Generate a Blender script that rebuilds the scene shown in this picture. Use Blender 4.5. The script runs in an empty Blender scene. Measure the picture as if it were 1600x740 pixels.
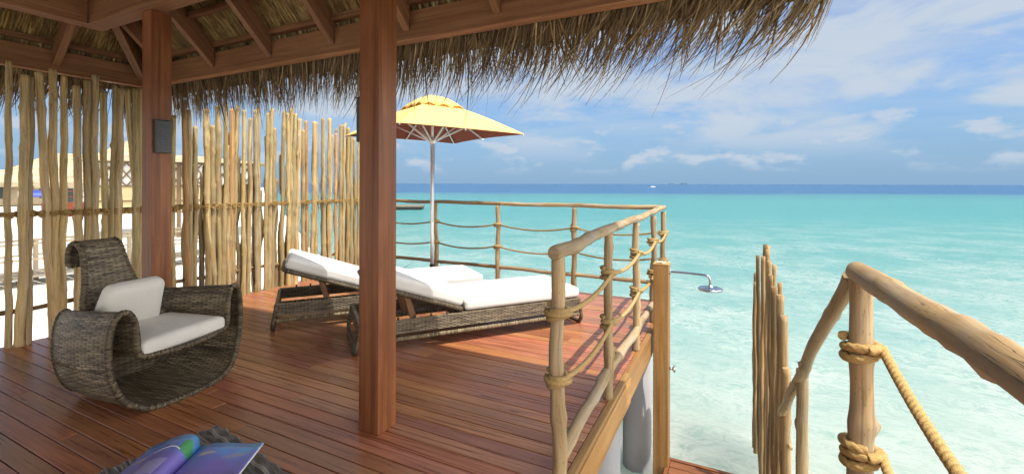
import bpy, math, random
from math import sin, cos, pi, radians, atan2, sqrt, exp
from mathutils import Vector, Matrix, noise as mnoise

random.seed(11)
scene = bpy.context.scene
COL = scene.collection

# ------------------------------------------------------------------ camera
EYE = 1.40
cam_d = bpy.data.cameras.new('camera')
cam = bpy.data.objects.new('camera', cam_d)
COL.objects.link(cam)
cam_d.sensor_width = 36.0
cam_d.lens = 15.75
cam_d.shift_y = -0.0519
cam_d.clip_start = 0.05
cam_d.clip_end = 60000
cam.location = (0, 0, EYE)
cam.rotation_euler = (radians(90), radians(-0.14), radians(26.24))
scene.camera = cam

# ------------------------------------------------------------------ light
SUN_DIR = Vector((0.37, -0.12, 1.0)).normalized()        # towards the sun
sun_el = math.asin(SUN_DIR.z)
sun_az = atan2(SUN_DIR.x, SUN_DIR.y)                     # clockwise from +Y
world = bpy.data.worlds.new('World')
scene.world = world
world.use_nodes = True
wn = world.node_tree.nodes
wl = world.node_tree.links
wn.clear()

class NT:
    """small helper round a node tree"""
    def __init__(s, tree):
        s.t = tree; s.n = tree.nodes; s.l = tree.links
    def new(s, typ, **kw):
        nd = s.n.new(typ)
        for k, v in kw.items(): setattr(nd, k, v)
        return nd
    def put(s, sock, v):
        if isinstance(v, bpy.types.NodeSocket): s.l.new(v, sock)
        elif v is not None:
            try: sock.default_value = v
            except Exception: sock.default_value = tuple(v) + (1,)
    def math(s, op, a, b=None, c=None, clamp=False):
        nd = s.new('ShaderNodeMath', operation=op, use_clamp=clamp)
        for i, v in enumerate((a, b, c)):
            if v is not None: s.put(nd.inputs[i], v)
        return nd.outputs[0]
    def vmath(s, op, a, b=None):
        nd = s.new('ShaderNodeVectorMath', operation=op)
        s.put(nd.inputs[0], a)
        if b is not None: s.put(nd.inputs[1], b)
        return nd.outputs['Value'] if op in ('DOT_PRODUCT', 'LENGTH') else nd.outputs[0]
    def sep(s, v):
        nd = s.new('ShaderNodeSeparateXYZ'); s.put(nd.inputs[0], v); return nd.outputs
    def comb(s, x, y, z=0.0):
        nd = s.new('ShaderNodeCombineXYZ')
        s.put(nd.inputs[0], x); s.put(nd.inputs[1], y); s.put(nd.inputs[2], z); return nd.outputs[0]
    def noise(s, vec, scale=5, detail=4, rough=.55, dist=0.0, lac=2.0):
        nd = s.new('ShaderNodeTexNoise')
        if vec is not None: s.put(nd.inputs['Vector'], vec)
        nd.inputs['Scale'].default_value = scale; nd.inputs['Detail'].default_value = detail
        nd.inputs['Roughness'].default_value = rough; nd.inputs['Distortion'].default_value = dist
        nd.inputs['Lacunarity'].default_value = lac
        return nd.outputs['Fac']
    def white(s, vec):
        nd = s.new('ShaderNodeTexWhiteNoise', noise_dimensions='3D'); s.put(nd.inputs['Vector'], vec)
        return nd.outputs['Value']
    def ramp(s, fac, stops, interp='LINEAR'):
        nd = s.new('ShaderNodeValToRGB'); s.put(nd.inputs[0], fac)
        cr = nd.color_ramp; cr.interpolation = interp
        while len(cr.elements) < len(stops): cr.elements.new(0.5)
        for e, (p, c) in zip(cr.elements, stops):
            e.position = p
            e.color = (c, c, c, 1) if isinstance(c, (int, float)) else tuple(c) + (1,)
        return nd.outputs[0]
    def mapr(s, v, a, b, c=0.0, d=1.0, smooth=False):
        nd = s.new('ShaderNodeMapRange'); nd.interpolation_type = 'SMOOTHSTEP' if smooth else 'LINEAR'
        s.put(nd.inputs['Value'], v)
        for k, x in zip(('From Min', 'From Max', 'To Min', 'To Max'), (a, b, c, d)): s.put(nd.inputs[k], x)
        return nd.outputs[0]
    def mix(s, fac, a, b, mode='MIX'):
        nd = s.new('ShaderNodeMix', data_type='RGBA', blend_type=mode)
        s.put(nd.inputs[0], fac); s.put(nd.inputs[6], a); s.put(nd.inputs[7], b)
        return nd.outputs[2]
    def attr(s, name='Col'):
        nd = s.new('ShaderNodeAttribute', attribute_name=name); return nd.outputs
    def uv(s):
        return s.new('ShaderNodeUVMap', uv_map='UVMap').outputs[0]
    def bump(s, h, strength=.5, dist=.01, normal=None):
        nd = s.new('ShaderNodeBump'); nd.inputs['Strength'].default_value = strength
        nd.inputs['Distance'].default_value = dist; s.put(nd.inputs['Height'], h)
        if normal is not None: s.put(nd.inputs['Normal'], normal)
        return nd.outputs[0]

W = NT(world.node_tree)
sky = W.new('ShaderNodeTexSky', sky_type='NISHITA')
sky.sun_disc = False
sky.sun_elevation = sun_el
sky.sun_rotation = sun_az
sky.air_density = 1.0
sky.dust_density = 0.3
sky.ozone_density = 2.5
gen = W.new('ShaderNodeTexCoord').outputs['Generated']
dirv = W.vmath('NORMALIZE', gen)
dx, dy, dz = W.sep(dirv)
zc = W.math('MAXIMUM', dz, 0.0)
den = W.math('ADD', zc, 0.10)
plane = W.comb(W.math('DIVIDE', dx, den), W.math('DIVIDE', dy, den), 0.0)
mp = W.new('ShaderNodeMapping'); W.put(mp.inputs[0], plane)
mp.inputs['Rotation'].default_value = (0, 0, radians(-35)); mp.inputs['Scale'].default_value = (.42, 1.0, 1.0)
mp.inputs['Location'].default_value = (2.3, 0.9, 0)
n1 = W.noise(mp.outputs[0], 1.15, 7, .55, .35)
n2 = W.noise(plane, .45, 3, .5, .2)
wisp = W.math('MULTIPLY', W.mapr(n1, .36, .66, 0, 1, True), W.mapr(n2, .34, .54, .35, 1, True))
az = W.math('ARCTAN2', dx, dy)
band = W.comb(W.math('MULTIPLY', az, 9.0), W.math('MULTIPLY', dz, 22.0), 3.7)
n3 = W.noise(band, 1.3, 6, .55, .2)
cum = W.math('MULTIPLY', W.mapr(n3, .50, .66, 0, 1, True),
             W.math('MULTIPLY', W.mapr(dz, .015, .05, 0, 1, True), W.mapr(dz, .10, .20, 1, 0, True)))
band2 = W.comb(W.math('MULTIPLY', az, 3.2), W.math('MULTIPLY', dz, 9.0), 9.1)
n4 = W.noise(band2, 1.4, 5, .55, .3)
soft = W.math('MULTIPLY', W.mapr(n4, .36, .58, 0, .95, True), W.mapr(dz, .03, .12, 0, 1, True))
wisp = W.math('MULTIPLY', wisp, W.mapr(dz, .05, .22, 0, 1, True))
mask = W.math('MAXIMUM', W.math('MAXIMUM', W.math('MULTIPLY', wisp, 1.0), W.math('MULTIPLY', cum, .85)), soft)
skyt = W.mix(1.0, sky.outputs[0], (0.37, .435, .52), 'MULTIPLY')
# sea haze keeps the low sky a soft blue instead of white
skyt = W.mix(W.mapr(dz, -.02, .32, .92, .0, True), skyt, (.76, 1.33, 2.06))
cloudc = W.mix(mask, skyt, (1.85, 2.12, 2.46))
# bright cloud bank added out of view, sunward, to fill the pavilion's shade
sunh = Vector((SUN_DIR.x, SUN_DIR.y, 0)).normalized()
sward = W.math('DIVIDE', W.vmath('DOT_PRODUCT', dirv, tuple(sunh)), W.math('MAXIMUM', W.math('SQRT', W.math('SUBTRACT', 1.0, W.math('MULTIPLY', dz, dz))), .05))
puff = W.noise(W.vmath('MULTIPLY', dirv, (3.0, 3.0, 4.5)), 1.0, 6, .55, .2)
fill_bank = W.math('MULTIPLY', W.mapr(sward, .14, .55, 0, 1, True), W.math('MULTIPLY', W.mapr(puff, .30, .55, .25, 1, True), W.mapr(dz, .75, .95, 1, 0, True)))
cloudc = W.mix(fill_bank, cloudc, (11.5, 11.2, 10.6))
bg = W.new('ShaderNodeBackground')
W.put(bg.inputs[0], cloudc)
bg.inputs[1].default_value = 0.115
wo = W.new('ShaderNodeOutputWorld')
wl.new(bg.outputs[0], wo.inputs[0])

sun_d = bpy.data.lights.new('sun', 'SUN')
sun_d.energy = 2.05
sun_d.angle = radians(0.5)
sun_d.color = (1.0, 0.95, 0.86)
sun = bpy.data.objects.new('sun', sun_d)
COL.objects.link(sun)
sun.rotation_euler = SUN_DIR.to_track_quat('Z', 'Y').to_euler()
sun.location = (8, -5, 20)

scene.view_settings.view_transform = 'Standard'
scene.view_settings.look = 'None'
scene.view_settings.exposure = 1.45
scene.view_settings.gamma = 1.0
scene.view_settings.use_curve_mapping = False
scene.render.engine = 'CYCLES'
scene.cycles.max_bounces = 10
scene.cycles.diffuse_bounces = 6
scene.cycles.use_denoising = True
scene.cycles.sample_clamp_indirect = 8.0

# ------------------------------------------------------------------ mesh helpers
class MB:
    """collects geometry with uvs (metres) and a per-face tint, builds ONE mesh object"""
    def __init__(s):
        s.v = []; s.f = []; s.uv = []; s.c = []; s.sm = []
    def face(s, idx, uv=None, c=(1, 1, 1), smooth=False):
        s.f.append(idx); s.uv.append(uv or [(0, 0)] * len(idx)); s.c.append(c); s.sm.append(smooth)
    def box(s, lo, hi, M=None, c=(1, 1, 1)):
        b = len(s.v)
        P = [Vector((x, y, z)) for z in (lo[2], hi[2]) for y in (lo[1], hi[1]) for x in (lo[0], hi[0])]
        off = (random.random() * 7, random.random() * 7)
        d = [abs(hi[i] - lo[i]) for i in range(3)]
        for p in P: s.v.append(tuple(M @ p) if M is not None else tuple(p))
        quads = [(0, 2, 3, 1), (4, 5, 7, 6), (0, 1, 5, 4), (2, 6, 7, 3), (0, 4, 6, 2), (1, 3, 7, 5)]
        axes = [(0, 1), (0, 1), (0, 2), (0, 2), (1, 2), (1, 2)]
        for q, (a, e) in zip(quads, axes):
            # u across the grain, v along the longest axis of the face
            if d[a] > d[e]: a, e = e, a
            s.face([b + i for i in q], [(P[i][a] + off[0], P[i][e] + off[1]) for i in q], c)
    def beam(s, p0, p1, w, h, up=(0, 0, 1), c=(1, 1, 1)):
        p0 = Vector(p0); p1 = Vector(p1); d = p1 - p0; L = d.length; d.normalize()
        sd = d.cross(Vector(up)).normalized(); u = sd.cross(d).normalized()
        M = Matrix((sd, d, u)).transposed().to_4x4(); M.translation = p0
        s.box((-w / 2, 0, -h / 2), (w / 2, L, h / 2), M, c)
    def tube(s, pts, rad, n=10, caps=True, c=(1, 1, 1), closed=False, shape=None, v0=0.0):
        """shape(ring, k, phi) -> radius factor"""
        pts = [Vector(p) for p in pts]; m = len(pts)
        R = rad if isinstance(rad, (list, tuple)) else [rad] * m
        T = []
        for i in range(m):
            if closed: t = pts[(i + 1) % m] - pts[i - 1]
            else: t = pts[min(i + 1, m - 1)] - pts[max(i - 1, 0)]
            T.append(t.normalized())
        ref = Vector((0, 0, 1)) if abs(T[0].z) < .9 else Vector((1, 0, 0))
        N = (ref - T[0] * ref.dot(T[0])).normalized()
        b = len(s.v); dist = v0; ds = []
        for i in range(m):
            if i: dist += (pts[i] - pts[i - 1]).length
            ds.append(dist)
            N = (N - T[i] * N.dot(T[i])).normalized(); B = T[i].cross(N)
            for k in range(n):
                ph = 2 * pi * k / n
                r = R[i] * (shape(i, k, ph, dist) if shape else 1)
                s.v.append(tuple(pts[i] + (N * cos(ph) + B * sin(ph)) * r))
        mm = m if closed else m - 1
        per = 2 * pi * R[0]
        for i in range(mm):
            j = (i + 1) % m
            va, vb = ds[i], ds[j] if j else ds[i] + (pts[0] - pts[-1]).length
            for k in range(n):
                l = (k + 1) % n
                s.face([b + i * n + k, b + i * n + l, b + j * n + l, b + j * n + k],
                       [(per * k / n, va), (per * (k + 1) / n, va), (per * (k + 1) / n, vb), (per * k / n, vb)], c, True)
        if caps and not closed:
            s.face([b + k for k in range(n)][::-1], [(R[0] * cos(2 * pi * k / n), R[0] * sin(2 * pi * k / n)) for k in range(n)][::-1], c)
            e = b + (m - 1) * n
            s.face([e + k for k in range(n)], [(R[-1] * cos(2 * pi * k / n), R[-1] * sin(2 * pi * k / n)) for k in range(n)], c)
    def log(s, p0, p1, r0, r1=None, n=11, knots=6, wob=.012, step=.045, c=(1, 1, 1), bend=None, rough=.07, dome=0.0):
        """a natural peeled pole: wandering axis, uneven girth, knots"""
        p0 = Vector(p0); p1 = Vector(p1); r1 = r1 or r0
        d = p1 - p0; L = d.length; dn = d.normalized()
        a = dn.orthogonal().normalized(); bb = dn.cross(a)
        m = max(6, int(L / step)); sd = random.random() * 100
        pts = []; R = []
        for i in range(m + 1):
            t = i / m; z = t * L
            env = min(1, 4 * t, 4 * (1 - t)) if wob else 0
            o = a * (mnoise.noise((z * 1.9, sd, 0)) * wob * 2) + bb * (mnoise.noise((z * 1.9, sd, 7)) * wob * 2)
            o += a * mnoise.noise((z * 6, sd, 3)) * wob * .5
            p = p0 + dn * z + o * env
            if bend: p += Vector(bend) * sin(pi * t)
            pts.append(p)
            R.append((r0 + (r1 - r0) * t) * (1 + mnoise.noise((z * 5, sd, 11)) * rough * 1.5))
        if dome:
            R[0] *= .82; R[-1] *= .82
        kw = max(.016, r0 * .55)
        K = [(random.uniform(.05, .95) * L, random.random() * 2 * pi, random.uniform(.10, .50)) for _ in range(knots)]
        def shp(i, k, ph, dist):
            f = 1 + .06 * mnoise.noise((cos(ph) * .9, sin(ph) * .9 + sd, dist * 3.0)) + .05 * mnoise.noise((cos(ph) * 2.5, sin(ph) * 2.5 + sd, dist * 8.0)) + .022 * mnoise.noise((cos(ph) * 6, sin(ph) * 6 + sd, dist * 14.0))
            for kz, kp, ka in K:
                dz_ = (dist - kz) / kw
                if abs(dz_) < 2.5:
                    dp = (ph - kp + pi) % (2 * pi) - pi
                    f += ka * exp(-dz_ * dz_) * exp(-(dp / .45) ** 2) + .10 * exp(-dz_ * dz_ * .5)
            return f
        s.tube(pts, R, n, True, c, False, shp)
        return pts
    def rope(s, pts, r, pitch=None, n=9, strands=3, c=(1, 1, 1), res=8):
        pitch = pitch or r * 7.5
        P = resample(pts, pitch / strands / (res * .45))
        ln = 0
        def shp(i, k, ph, dist):
            x = (strands * (ph / (2 * pi) - dist / pitch)) % 1.0
            return .66 + .44 * sqrt(max(0, 1 - (2 * x - 1) ** 2))
        s.tube(P, r, n, True, c, False, shp)
    def blade(s, pts, w, side, c):
        """thin ribbon tapering to a tip"""
        b = len(s.v); m = len(pts); side = Vector(side)
        for i, p in enumerate(pts):
            ww = w * (1 - .85 * i / (m - 1)) * .5
            s.v.append(tuple(Vector(p) - side * ww)); s.v.append(tuple(Vector(p) + side * ww))
        for i in range(m - 1):
            s.face([b + 2 * i, b + 2 * i + 1, b + 2 * i + 3, b + 2 * i + 2],
                   [(0, i * .1), (w, i * .1), (w, i * .1 + .1), (0, i * .1 + .1)], c)
    def grid(s, P, U=None, c=(1, 1, 1), smooth=True, cu=False):
        """P[i][j] points; U[i][j] uvs; cu closes the second index"""
        b = len(s.v); m = len(P); n = len(P[0])
        for row in P:
            for p in row: s.v.append(tuple(p))
        for i in range(m - 1):
            for j in range(n if cu else n - 1):
                k = (j + 1) % n
                uvs = [U[i][j], U[i][j + 1], U[i + 1][j + 1], U[i + 1][j]] if U else None
                s.face([b + i * n + j, b + i * n + k, b + (i + 1) * n + k, b + (i + 1) * n + j], uvs, c, smooth)
    def build(s, name, mat, parent=None, bevel=0.0, seg=2, solid=0.0, subsurf=0):
        me = bpy.data.meshes.new(name)
        me.from_pydata(s.v, [], s.f)
        uvl = me.uv_layers.new(name='UVMap')
        flat = []
        for u in s.uv:
            for a in u: flat += [a[0], a[1]]
        uvl.data.foreach_set('uv', flat)
        ca = me.color_attributes.new('Col', 'FLOAT_COLOR', 'CORNER')
        cf = []
        for f, c in zip(s.f, s.c): cf += [c[0], c[1], c[2], 1.0] * len(f)
        ca.data.foreach_set('color', cf)
        me.polygons.foreach_set('use_smooth', s.sm)
        me.materials.append(mat)
        me.update()
        o = bpy.data.objects.new(name, me)
        COL.objects.link(o)
        if parent is not None: o.parent = parent
        if solid:
            m = o.modifiers.new('solid', 'SOLIDIFY'); m.thickness = solid; m.offset = 0
        if bevel:
            m = o.modifiers.new('bevel', 'BEVEL'); m.width = bevel; m.segments = seg; m.limit_method = 'ANGLE'
        if subsurf:
            m = o.modifiers.new('sub', 'SUBSURF'); m.levels = subsurf; m.render_levels = subsurf
        return o

def resample(pts, step):
    pts = [Vector(p) for p in pts]; out = [pts[0].copy()]; acc = 0.0
    for a, b in zip(pts, pts[1:]):
        L = (b - a).length
        if L < 1e-9: continue
        pos = step - acc
        while pos <= L:
            out.append(a.lerp(b, pos / L)); pos += step
        acc = (acc + L) % step if step else 0
    if (out[-1] - pts[-1]).length > step * .3: out.append(pts[-1].copy())
    return out

def spline(ctrl, k=8, closed=False):
    P = [Vector(p) for p in ctrl]; n = len(P); out = []
    for i in range(n if closed else n - 1):
        if closed: a, b, c, d = P[i - 1], P[i], P[(i + 1) % n], P[(i + 2) % n]
        else: a, b, c, d = P[max(i - 1, 0)], P[i], P[i + 1], P[min(i + 2, n - 1)]
        for j in range(k):
            t = j / k
            out.append(.5 * ((2 * b) + (c - a) * t + (2 * a - 5 * b + 4 * c - d) * t * t + (3 * b - a - 3 * c + d) * t ** 3))
    if not closed: out.append(P[-1].copy())
    return out

def sag(p0, p1, d, k=14):
    p0 = Vector(p0); p1 = Vector(p1)
    return [p0.lerp(p1, i / k) - Vector((0, 0, d * 4 * (i / k) * (1 - i / k))) for i in range(k + 1)]

def coil(c, r, turns, pitch, k=20, jit=.0, phase=0.0):
    c = Vector(c); out = []
    m = int(turns * k)
    for i in range(m + 1):
        a = phase + 2 * pi * i / k
        rr = r + jit * sin(a * 1.7 + 1)
        out.append(c + Vector((rr * cos(a), rr * sin(a), (i / k - turns / 2) * pitch + jit * 1.5 * sin(a * 1.3))))
    return out

def tint(a=.8, b=1.15, hue=.05):
    v = random.uniform(a, b)
    return (v * (1 + random.uniform(-hue, hue)), v, v * (1 + random.uniform(-hue, hue)))

def thing(name, label, cat, loc=(0, 0, 0), rotz=0.0, group=None, kind=None):
    o = bpy.data.objects.new(name, None); COL.objects.link(o)
    o.location = loc; o.rotation_euler = (0, 0, rotz)
    o.empty_display_size = .1
    return tag(o, label, cat, group, kind)

def tag(o, label, cat, group=None, kind=None):
    o['label'] = label; o['category'] = cat
    if group: o['group'] = group
    if kind: o['kind'] = kind
    return o

def copy_tree(o, parent=None):
    c = o.copy(); COL.objects.link(c)
    if parent is not None: c.parent = parent
    for ch in [x for x in bpy.data.objects if x.parent == o]: copy_tree(ch, c)
    return c

# ------------------------------------------------------------------ materials
def mat(name):
    m = bpy.data.materials.new(name); m.use_nodes = True
    m.node_tree.nodes.clear()
    k = NT(m.node_tree)
    p = k.new('ShaderNodeBsdfPrincipled'); o = k.new('ShaderNodeOutputMaterial')
    k.l.new(p.outputs[0], o.inputs[0])
    return m, k, p

def wood(name, dark, mid, light, rough=.5, su=60, sv=2.5, spec=.4, blotch=.5, bumpd=.0015, spots=0.0, rings=False, grey=0.0, cracks=0.0):
    m, k, p = mat(name)
    uv = k.uv(); u, v, _ = k.sep(uv)
    vec = k.comb(k.math('MULTIPLY', u, su), k.math('MULTIPLY', v, sv), 0)
    oi = k.new('ShaderNodeObjectInfo').outputs['Random']
    vec = k.vmath('ADD', vec, k.comb(k.math('MULTIPLY', oi, 37.0), k.math('MULTIPLY', oi, 91.0), 0))
    g = k.noise(vec, 1.0, 5, .62, .6)
    big = k.noise(k.comb(k.math('MULTIPLY', u, 5), k.math('MULTIPLY', v, 2.2), k.math('MULTIPLY', oi, 30)), 1.0, 3, .5, .3)
    c = k.ramp(g, [(.30, dark), (.5, mid), (.72, light)])
    c2 = k.mix(k.mapr(big, .35, .7, 0, blotch), c, dark, 'MIX')
    if grey:
        gn = k.noise(k.comb(k.math('MULTIPLY', u, 9), k.math('MULTIPLY', v, 3), 4.4), 1.0, 4, .6)
        c2 = k.mix(k.mapr(gn, .45, .68, 0, grey), c2, (.30, .285, .255))
    if cracks:
        cr = k.noise(k.comb(k.math('MULTIPLY', u, 34), k.math('MULTIPLY', v, .9), k.math('MULTIPLY', oi, 13)), 1.0, 4, .6, .8)
        crk = k.mapr(k.math('ABSOLUTE', k.math('SUBTRACT', cr, .5)), .0, .016, 1, 0, True)
        crk = k.math('MULTIPLY', crk, k.mapr(k.noise(k.comb(k.math('MULTIPLY', u, 6), k.math('MULTIPLY', v, 2.0), 2.0), 1, 2), .46, .58, 0, 1, True))
        c2 = k.mix(k.math('MULTIPLY', crk, cracks), c2, tuple(x * .30 for x in dark))
        g = k.math('SUBTRACT', g, k.math('MULTIPLY', crk, .8))
    if spots:
        vo = k.new('ShaderNodeTexVoronoi', feature='F1'); k.put(vo.inputs['Vector'], k.comb(k.math('MULTIPLY', u, 14), k.math('MULTIPLY', v, 5.5), k.math('MULTIPLY', oi, 9)))
        sp = k.mapr(vo.outputs['Distance'], .06, .22, spots, 0, True)
        c2 = k.mix(sp, c2, tuple(x * .35 for x in dark))
    c3 = k.mix(1.0, c2, k.attr()[0], 'MULTIPLY')
    k.put(p.inputs['Base Color'], c3)
    k.put(p.inputs['Roughness'], k.mapr(g, .2, .8, rough - .08, rough + .12))
    p.inputs['Specular IOR Level'].default_value = spec
    k.put(p.inputs['Normal'], k.bump(g, .6, bumpd))
    return m

M_deck = wood('deck_wood', (.19, .070, .033), (.385, .153, .068), (.53, .24, .11), .29, 55, 1.6, .45, .38, .0008)
M_post = wood('post_wood', (.13, .040, .015), (.255, .092, .033), (.36, .148, .056), .42, 30, .8, .4, .6, .0009, cracks=.35)
M_beam = wood('beam_wood', (.18, .084, .042), (.285, .138, .066), (.38, .20, .10), .5, 34, 1.2, .3, .4, .0006)
M_pole = wood('pole_wood', (.22, .15, .078), (.42, .305, .172), (.55, .425, .26), .66, 42, 2.2, .22, .6, .0034, .55, grey=.40, cracks=.75)
M_rail = wood('rail_wood', (.20, .135, .072), (.35, .255, .14), (.46, .35, .20), .64, 36, 1.7, .22, .55, .0034, .35, grey=.6, cracks=.85)
M_shower = wood('shower_wood', (.20, .095, .028), (.33, .175, .06), (.42, .245, .095), .45, 22, .8, .35, .35, .0005, .75)
M_plank = wood('plank_wood', (.13, .045, .018), (.24, .09, .036), (.35, .15, .065), .5, 40, 1.4, .3, .5, .001)
M_grey_wood = wood('grey_wood', (.10, .085, .065), (.2, .17, .13), (.3, .26, .2), .7, 30, 1.5, .2, .4, .001)

def ropemat():
    m, k, p = mat('rope_fibre')
    uv = k.uv(); u, v, _ = k.sep(uv)
    n = k.noise(k.comb(k.math('MULTIPLY', u, 300), k.math('MULTIPLY', v, 120), 0), 1, 3, .6)
    c = k.ramp(n, [(.3, (.22, .14, .055)), (.55, (.42, .29, .125)), (.8, (.56, .42, .21))])
    k.put(p.inputs['Base Color'], k.mix(1, c, k.attr()[0], 'MULTIPLY'))
    p.inputs['Roughness'].default_value = .8
    p.inputs['Specular IOR Level'].default_value = .15
    k.put(p.inputs['Normal'], k.bump(n, .6, .002))
    return m
M_rope = ropemat()

def straw(name, dark, mid, light):
    m, k, p = mat(name)
    pos = k.new('ShaderNodeNewGeometry').outputs['Position']
    n = k.noise(pos, 9, 4, .6)
    c = k.ramp(n, [(.3, dark), (.52, mid), (.75, light)])
    k.put(p.inputs['Base Color'], k.mix(1, c, k.attr()[0], 'MULTIPLY'))
    p.inputs['Roughness'].default_value = .65
    p.inputs['Specular IOR Level'].default_value = .25
    return m
M_fringe = straw('thatch_fringe', (.16, .115, .067), (.285, .212, .124), (.43, .335, .20))
M_thatch_in = straw('thatch_inner', (.22, .15, .06), (.37, .27, .115), (.50, .40, .20))

def thatch_sheet():
    m, k, p = mat('thatch_sheet')
    pos = k.new('ShaderNodeNewGeometry').outputs['Position']
    n = k.noise(k.vmath('MULTIPLY', pos, (60, 60, 6)), 1, 4, .6)
    k.put(p.inputs['Base Color'], k.ramp(n, [(.3, (.10, .065, .03)), (.55, (.24, .17, .08)), (.8, (.36, .27, .14))]))
    p.inputs['Roughness'].default_value = .85
    k.put(p.inputs['Normal'], k.bump(n, .8, .01))
    return m
M_sheet = thatch_sheet()

def wicker(name, su, sv, dark, mid, light, bstr=.9, bd=.004, gap=.25):
    """woven rattan: strands along u, going over and under stakes su apart; strand width sv"""
    m, k, p = mat(name)
    uv = k.uv(); u, v, _ = k.sep(uv)
    V = k.math('DIVIDE', v, sv); row = k.math('FLOOR', V); fv = k.math('SUBTRACT', V, row)
    U = k.math('DIVIDE', u, su)
    wob = k.math('MULTIPLY', k.math('SUBTRACT', k.noise(k.comb(k.math('MULTIPLY', u, 18), k.math('MULTIPLY', v, 18), 0), 1, 2), .5), .35)
    V = k.math('ADD', V, wob); row = k.math('FLOOR', V); fv = k.math('SUBTRACT', V, row)
    ph = k.math('ADD', U, row)
    over = k.math('SINE', k.math('MULTIPLY', ph, pi))
    prof = k.math('SUBTRACT', 1.0, k.math('POWER', k.math('ABSOLUTE', k.math('SUBTRACT', k.math('MULTIPLY', fv, 2.0), 1.0)), 2.5))
    h = k.math('MULTIPLY', prof, k.math('MULTIPLY_ADD', over, .42, .58))
    fine = k.noise(k.comb(k.math('MULTIPLY', u, 40), k.math('MULTIPLY', v, 900), 0), 1, 2, .5)
    cell = k.white(k.comb(row, k.math('FLOOR', k.math('MULTIPLY', ph, .5)), 0))
    rown = k.white(k.comb(row, 3.3, 1.0))
    patch = k.noise(k.comb(k.math('MULTIPLY', u, 3.0), k.math('MULTIPLY', v, 9), 0), 1, 3, .6)
    f = k.math('ADD', k.math('MULTIPLY', cell, .26), k.math('ADD', k.math('MULTIPLY', rown, .16), k.math('ADD', k.math('MULTIPLY', patch, .34), k.math('MULTIPLY', fine, .12))))
    c = k.ramp(f, [(.22, dark), (.44, mid), (.70, light)])
    c = k.mix(k.mapr(h, .04, gap + .06, .8, 0, True), c, (.012, .010, .008))
    k.put(p.inputs['Base Color'], k.mix(1, c, k.attr()[0], 'MULTIPLY'))
    p.inputs['Roughness'].default_value = .48
    p.inputs['Specular IOR Level'].default_value = .4
    k.put(p.inputs['Normal'], k.bump(h, bstr, bd))
    return m
M_wick = wicker('wicker_chair', .040, .0125, (.06, .046, .030), (.185, .145, .093), (.40, .325, .215))
M_wick_l = wicker('wicker_lounger', .032, .012, (.07, .055, .036), (.19, .15, .098), (.37, .30, .205))
def table_weave():
    # each woven band is a bundle of thin strands laid side by side
    m, k, p = mat('wicker_table')
    uv = k.uv(); u, v, _ = k.sep(uv)
    V = k.math('DIVIDE', v, .0076); row = k.math('FLOOR', V); fv = k.math('SUBTRACT', V, row)
    prof = k.math('SUBTRACT', 1.0, k.math('POWER', k.math('ABSOLUTE', k.math('SUBTRACT', k.math('MULTIPLY', fv, 2.0), 1.0)), 2.5))
    rn = k.white(k.comb(row, 1.7, .3))
    pt = k.noise(k.comb(k.math('MULTIPLY', u, 6), k.math('MULTIPLY', v, 30), 0), 1, 3, .6)
    c = k.ramp(k.math('ADD', k.math('MULTIPLY', rn, .55), k.math('MULTIPLY', pt, .45)), [(.2, (.045, .042, .04)), (.5, (.11, .103, .095)), (.8, (.27, .25, .225))])
    c = k.mix(k.mapr(prof, .05, .35, .85, 0, True), c, (.012, .011, .010))
    k.put(p.inputs['Base Color'], k.mix(1, c, k.attr()[0], 'MULTIPLY'))
    p.inputs['Roughness'].default_value = .34
    k.put(p.inputs['Normal'], k.bump(prof, .6, .0025))
    return m
M_wick_t = table_weave()

def plain(name, col, rough=.5, metal=0.0, spec=.4, noisescale=0, amt=.15, bumpd=0.0):
    m, k, p = mat(name)
    if noisescale:
        pos = k.new('ShaderNodeNewGeometry').outputs['Position']
        n = k.noise(pos, noisescale, 4, .6)
        d = tuple(x * (1 - amt * 2) for x in col)
        k.put(p.inputs['Base Color'], k.mix(1, k.mix(n, d, tuple(min(1, x * (1 + amt)) for x in col)), k.attr()[0], 'MULTIPLY'))
        if bumpd: k.put(p.inputs['Normal'], k.bump(n, .7, bumpd))
    else:
        k.put(p.inputs['Base Color'], k.mix(1, col, k.attr()[0], 'MULTIPLY'))
    p.inputs['Roughness'].default_value = rough
    p.inputs['Metallic'].default_value = metal
    p.inputs['Specular IOR Level'].default_value = spec
    return m

def canvas(name, col, scale=900, bd=.0006, horiz=0.0):
    m, k, p = mat(name)
    uv = k.uv(); u, v, _ = k.sep(uv)
    wv = k.math('MULTIPLY', k.math('SINE', k.math('MULTIPLY', u, scale)), k.math('SINE', k.math('MULTIPLY', v, scale)))
    pos = k.new('ShaderNodeNewGeometry').outputs['Position']
    n = k.noise(pos, 7, 4, .6)
    n2 = k.noise(pos, 160, 2, .5)
    c = k.mix(n, tuple(x * .93 for x in col), col)
    if horiz:
        st = k.math('SINE', k.math('MULTIPLY', v, horiz))
        c = k.mix(k.mapr(st, .2, 1, 0, .35), c, tuple(x * .8 for x in col))
    k.put(p.inputs['Base Color'], c)
    p.inputs['Roughness'].default_value = .9
    p.inputs['Specular IOR Level'].default_value = .15
    nb = k.bump(k.math('ADD', k.math('MULTIPLY', n, 14), k.math('ADD', wv, n2)), .6, bd)
    k.put(p.inputs['Normal'], nb)
    return m
M_cush = canvas('white_canvas', (.76, .745, .71), horiz=0)
M_cush_rib = canvas('ribbed_fabric', (.80, .775, .72), 700, .0010, horiz=620)
M_piping = plain('piping', (.60, .58, .54), .8)
M_chrome = plain('chrome', (.50, .54, .60), .12, 1.0)
M_alu = plain('aluminium', (.78, .79, .80), .38, .55)
M_dark_metal = plain('dark_metal', (.03, .03, .03), .4, .6)
M_slate = plain('slate_metal', (.085, .085, .09), .45, .35, .4, 40, .25, .002)
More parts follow.
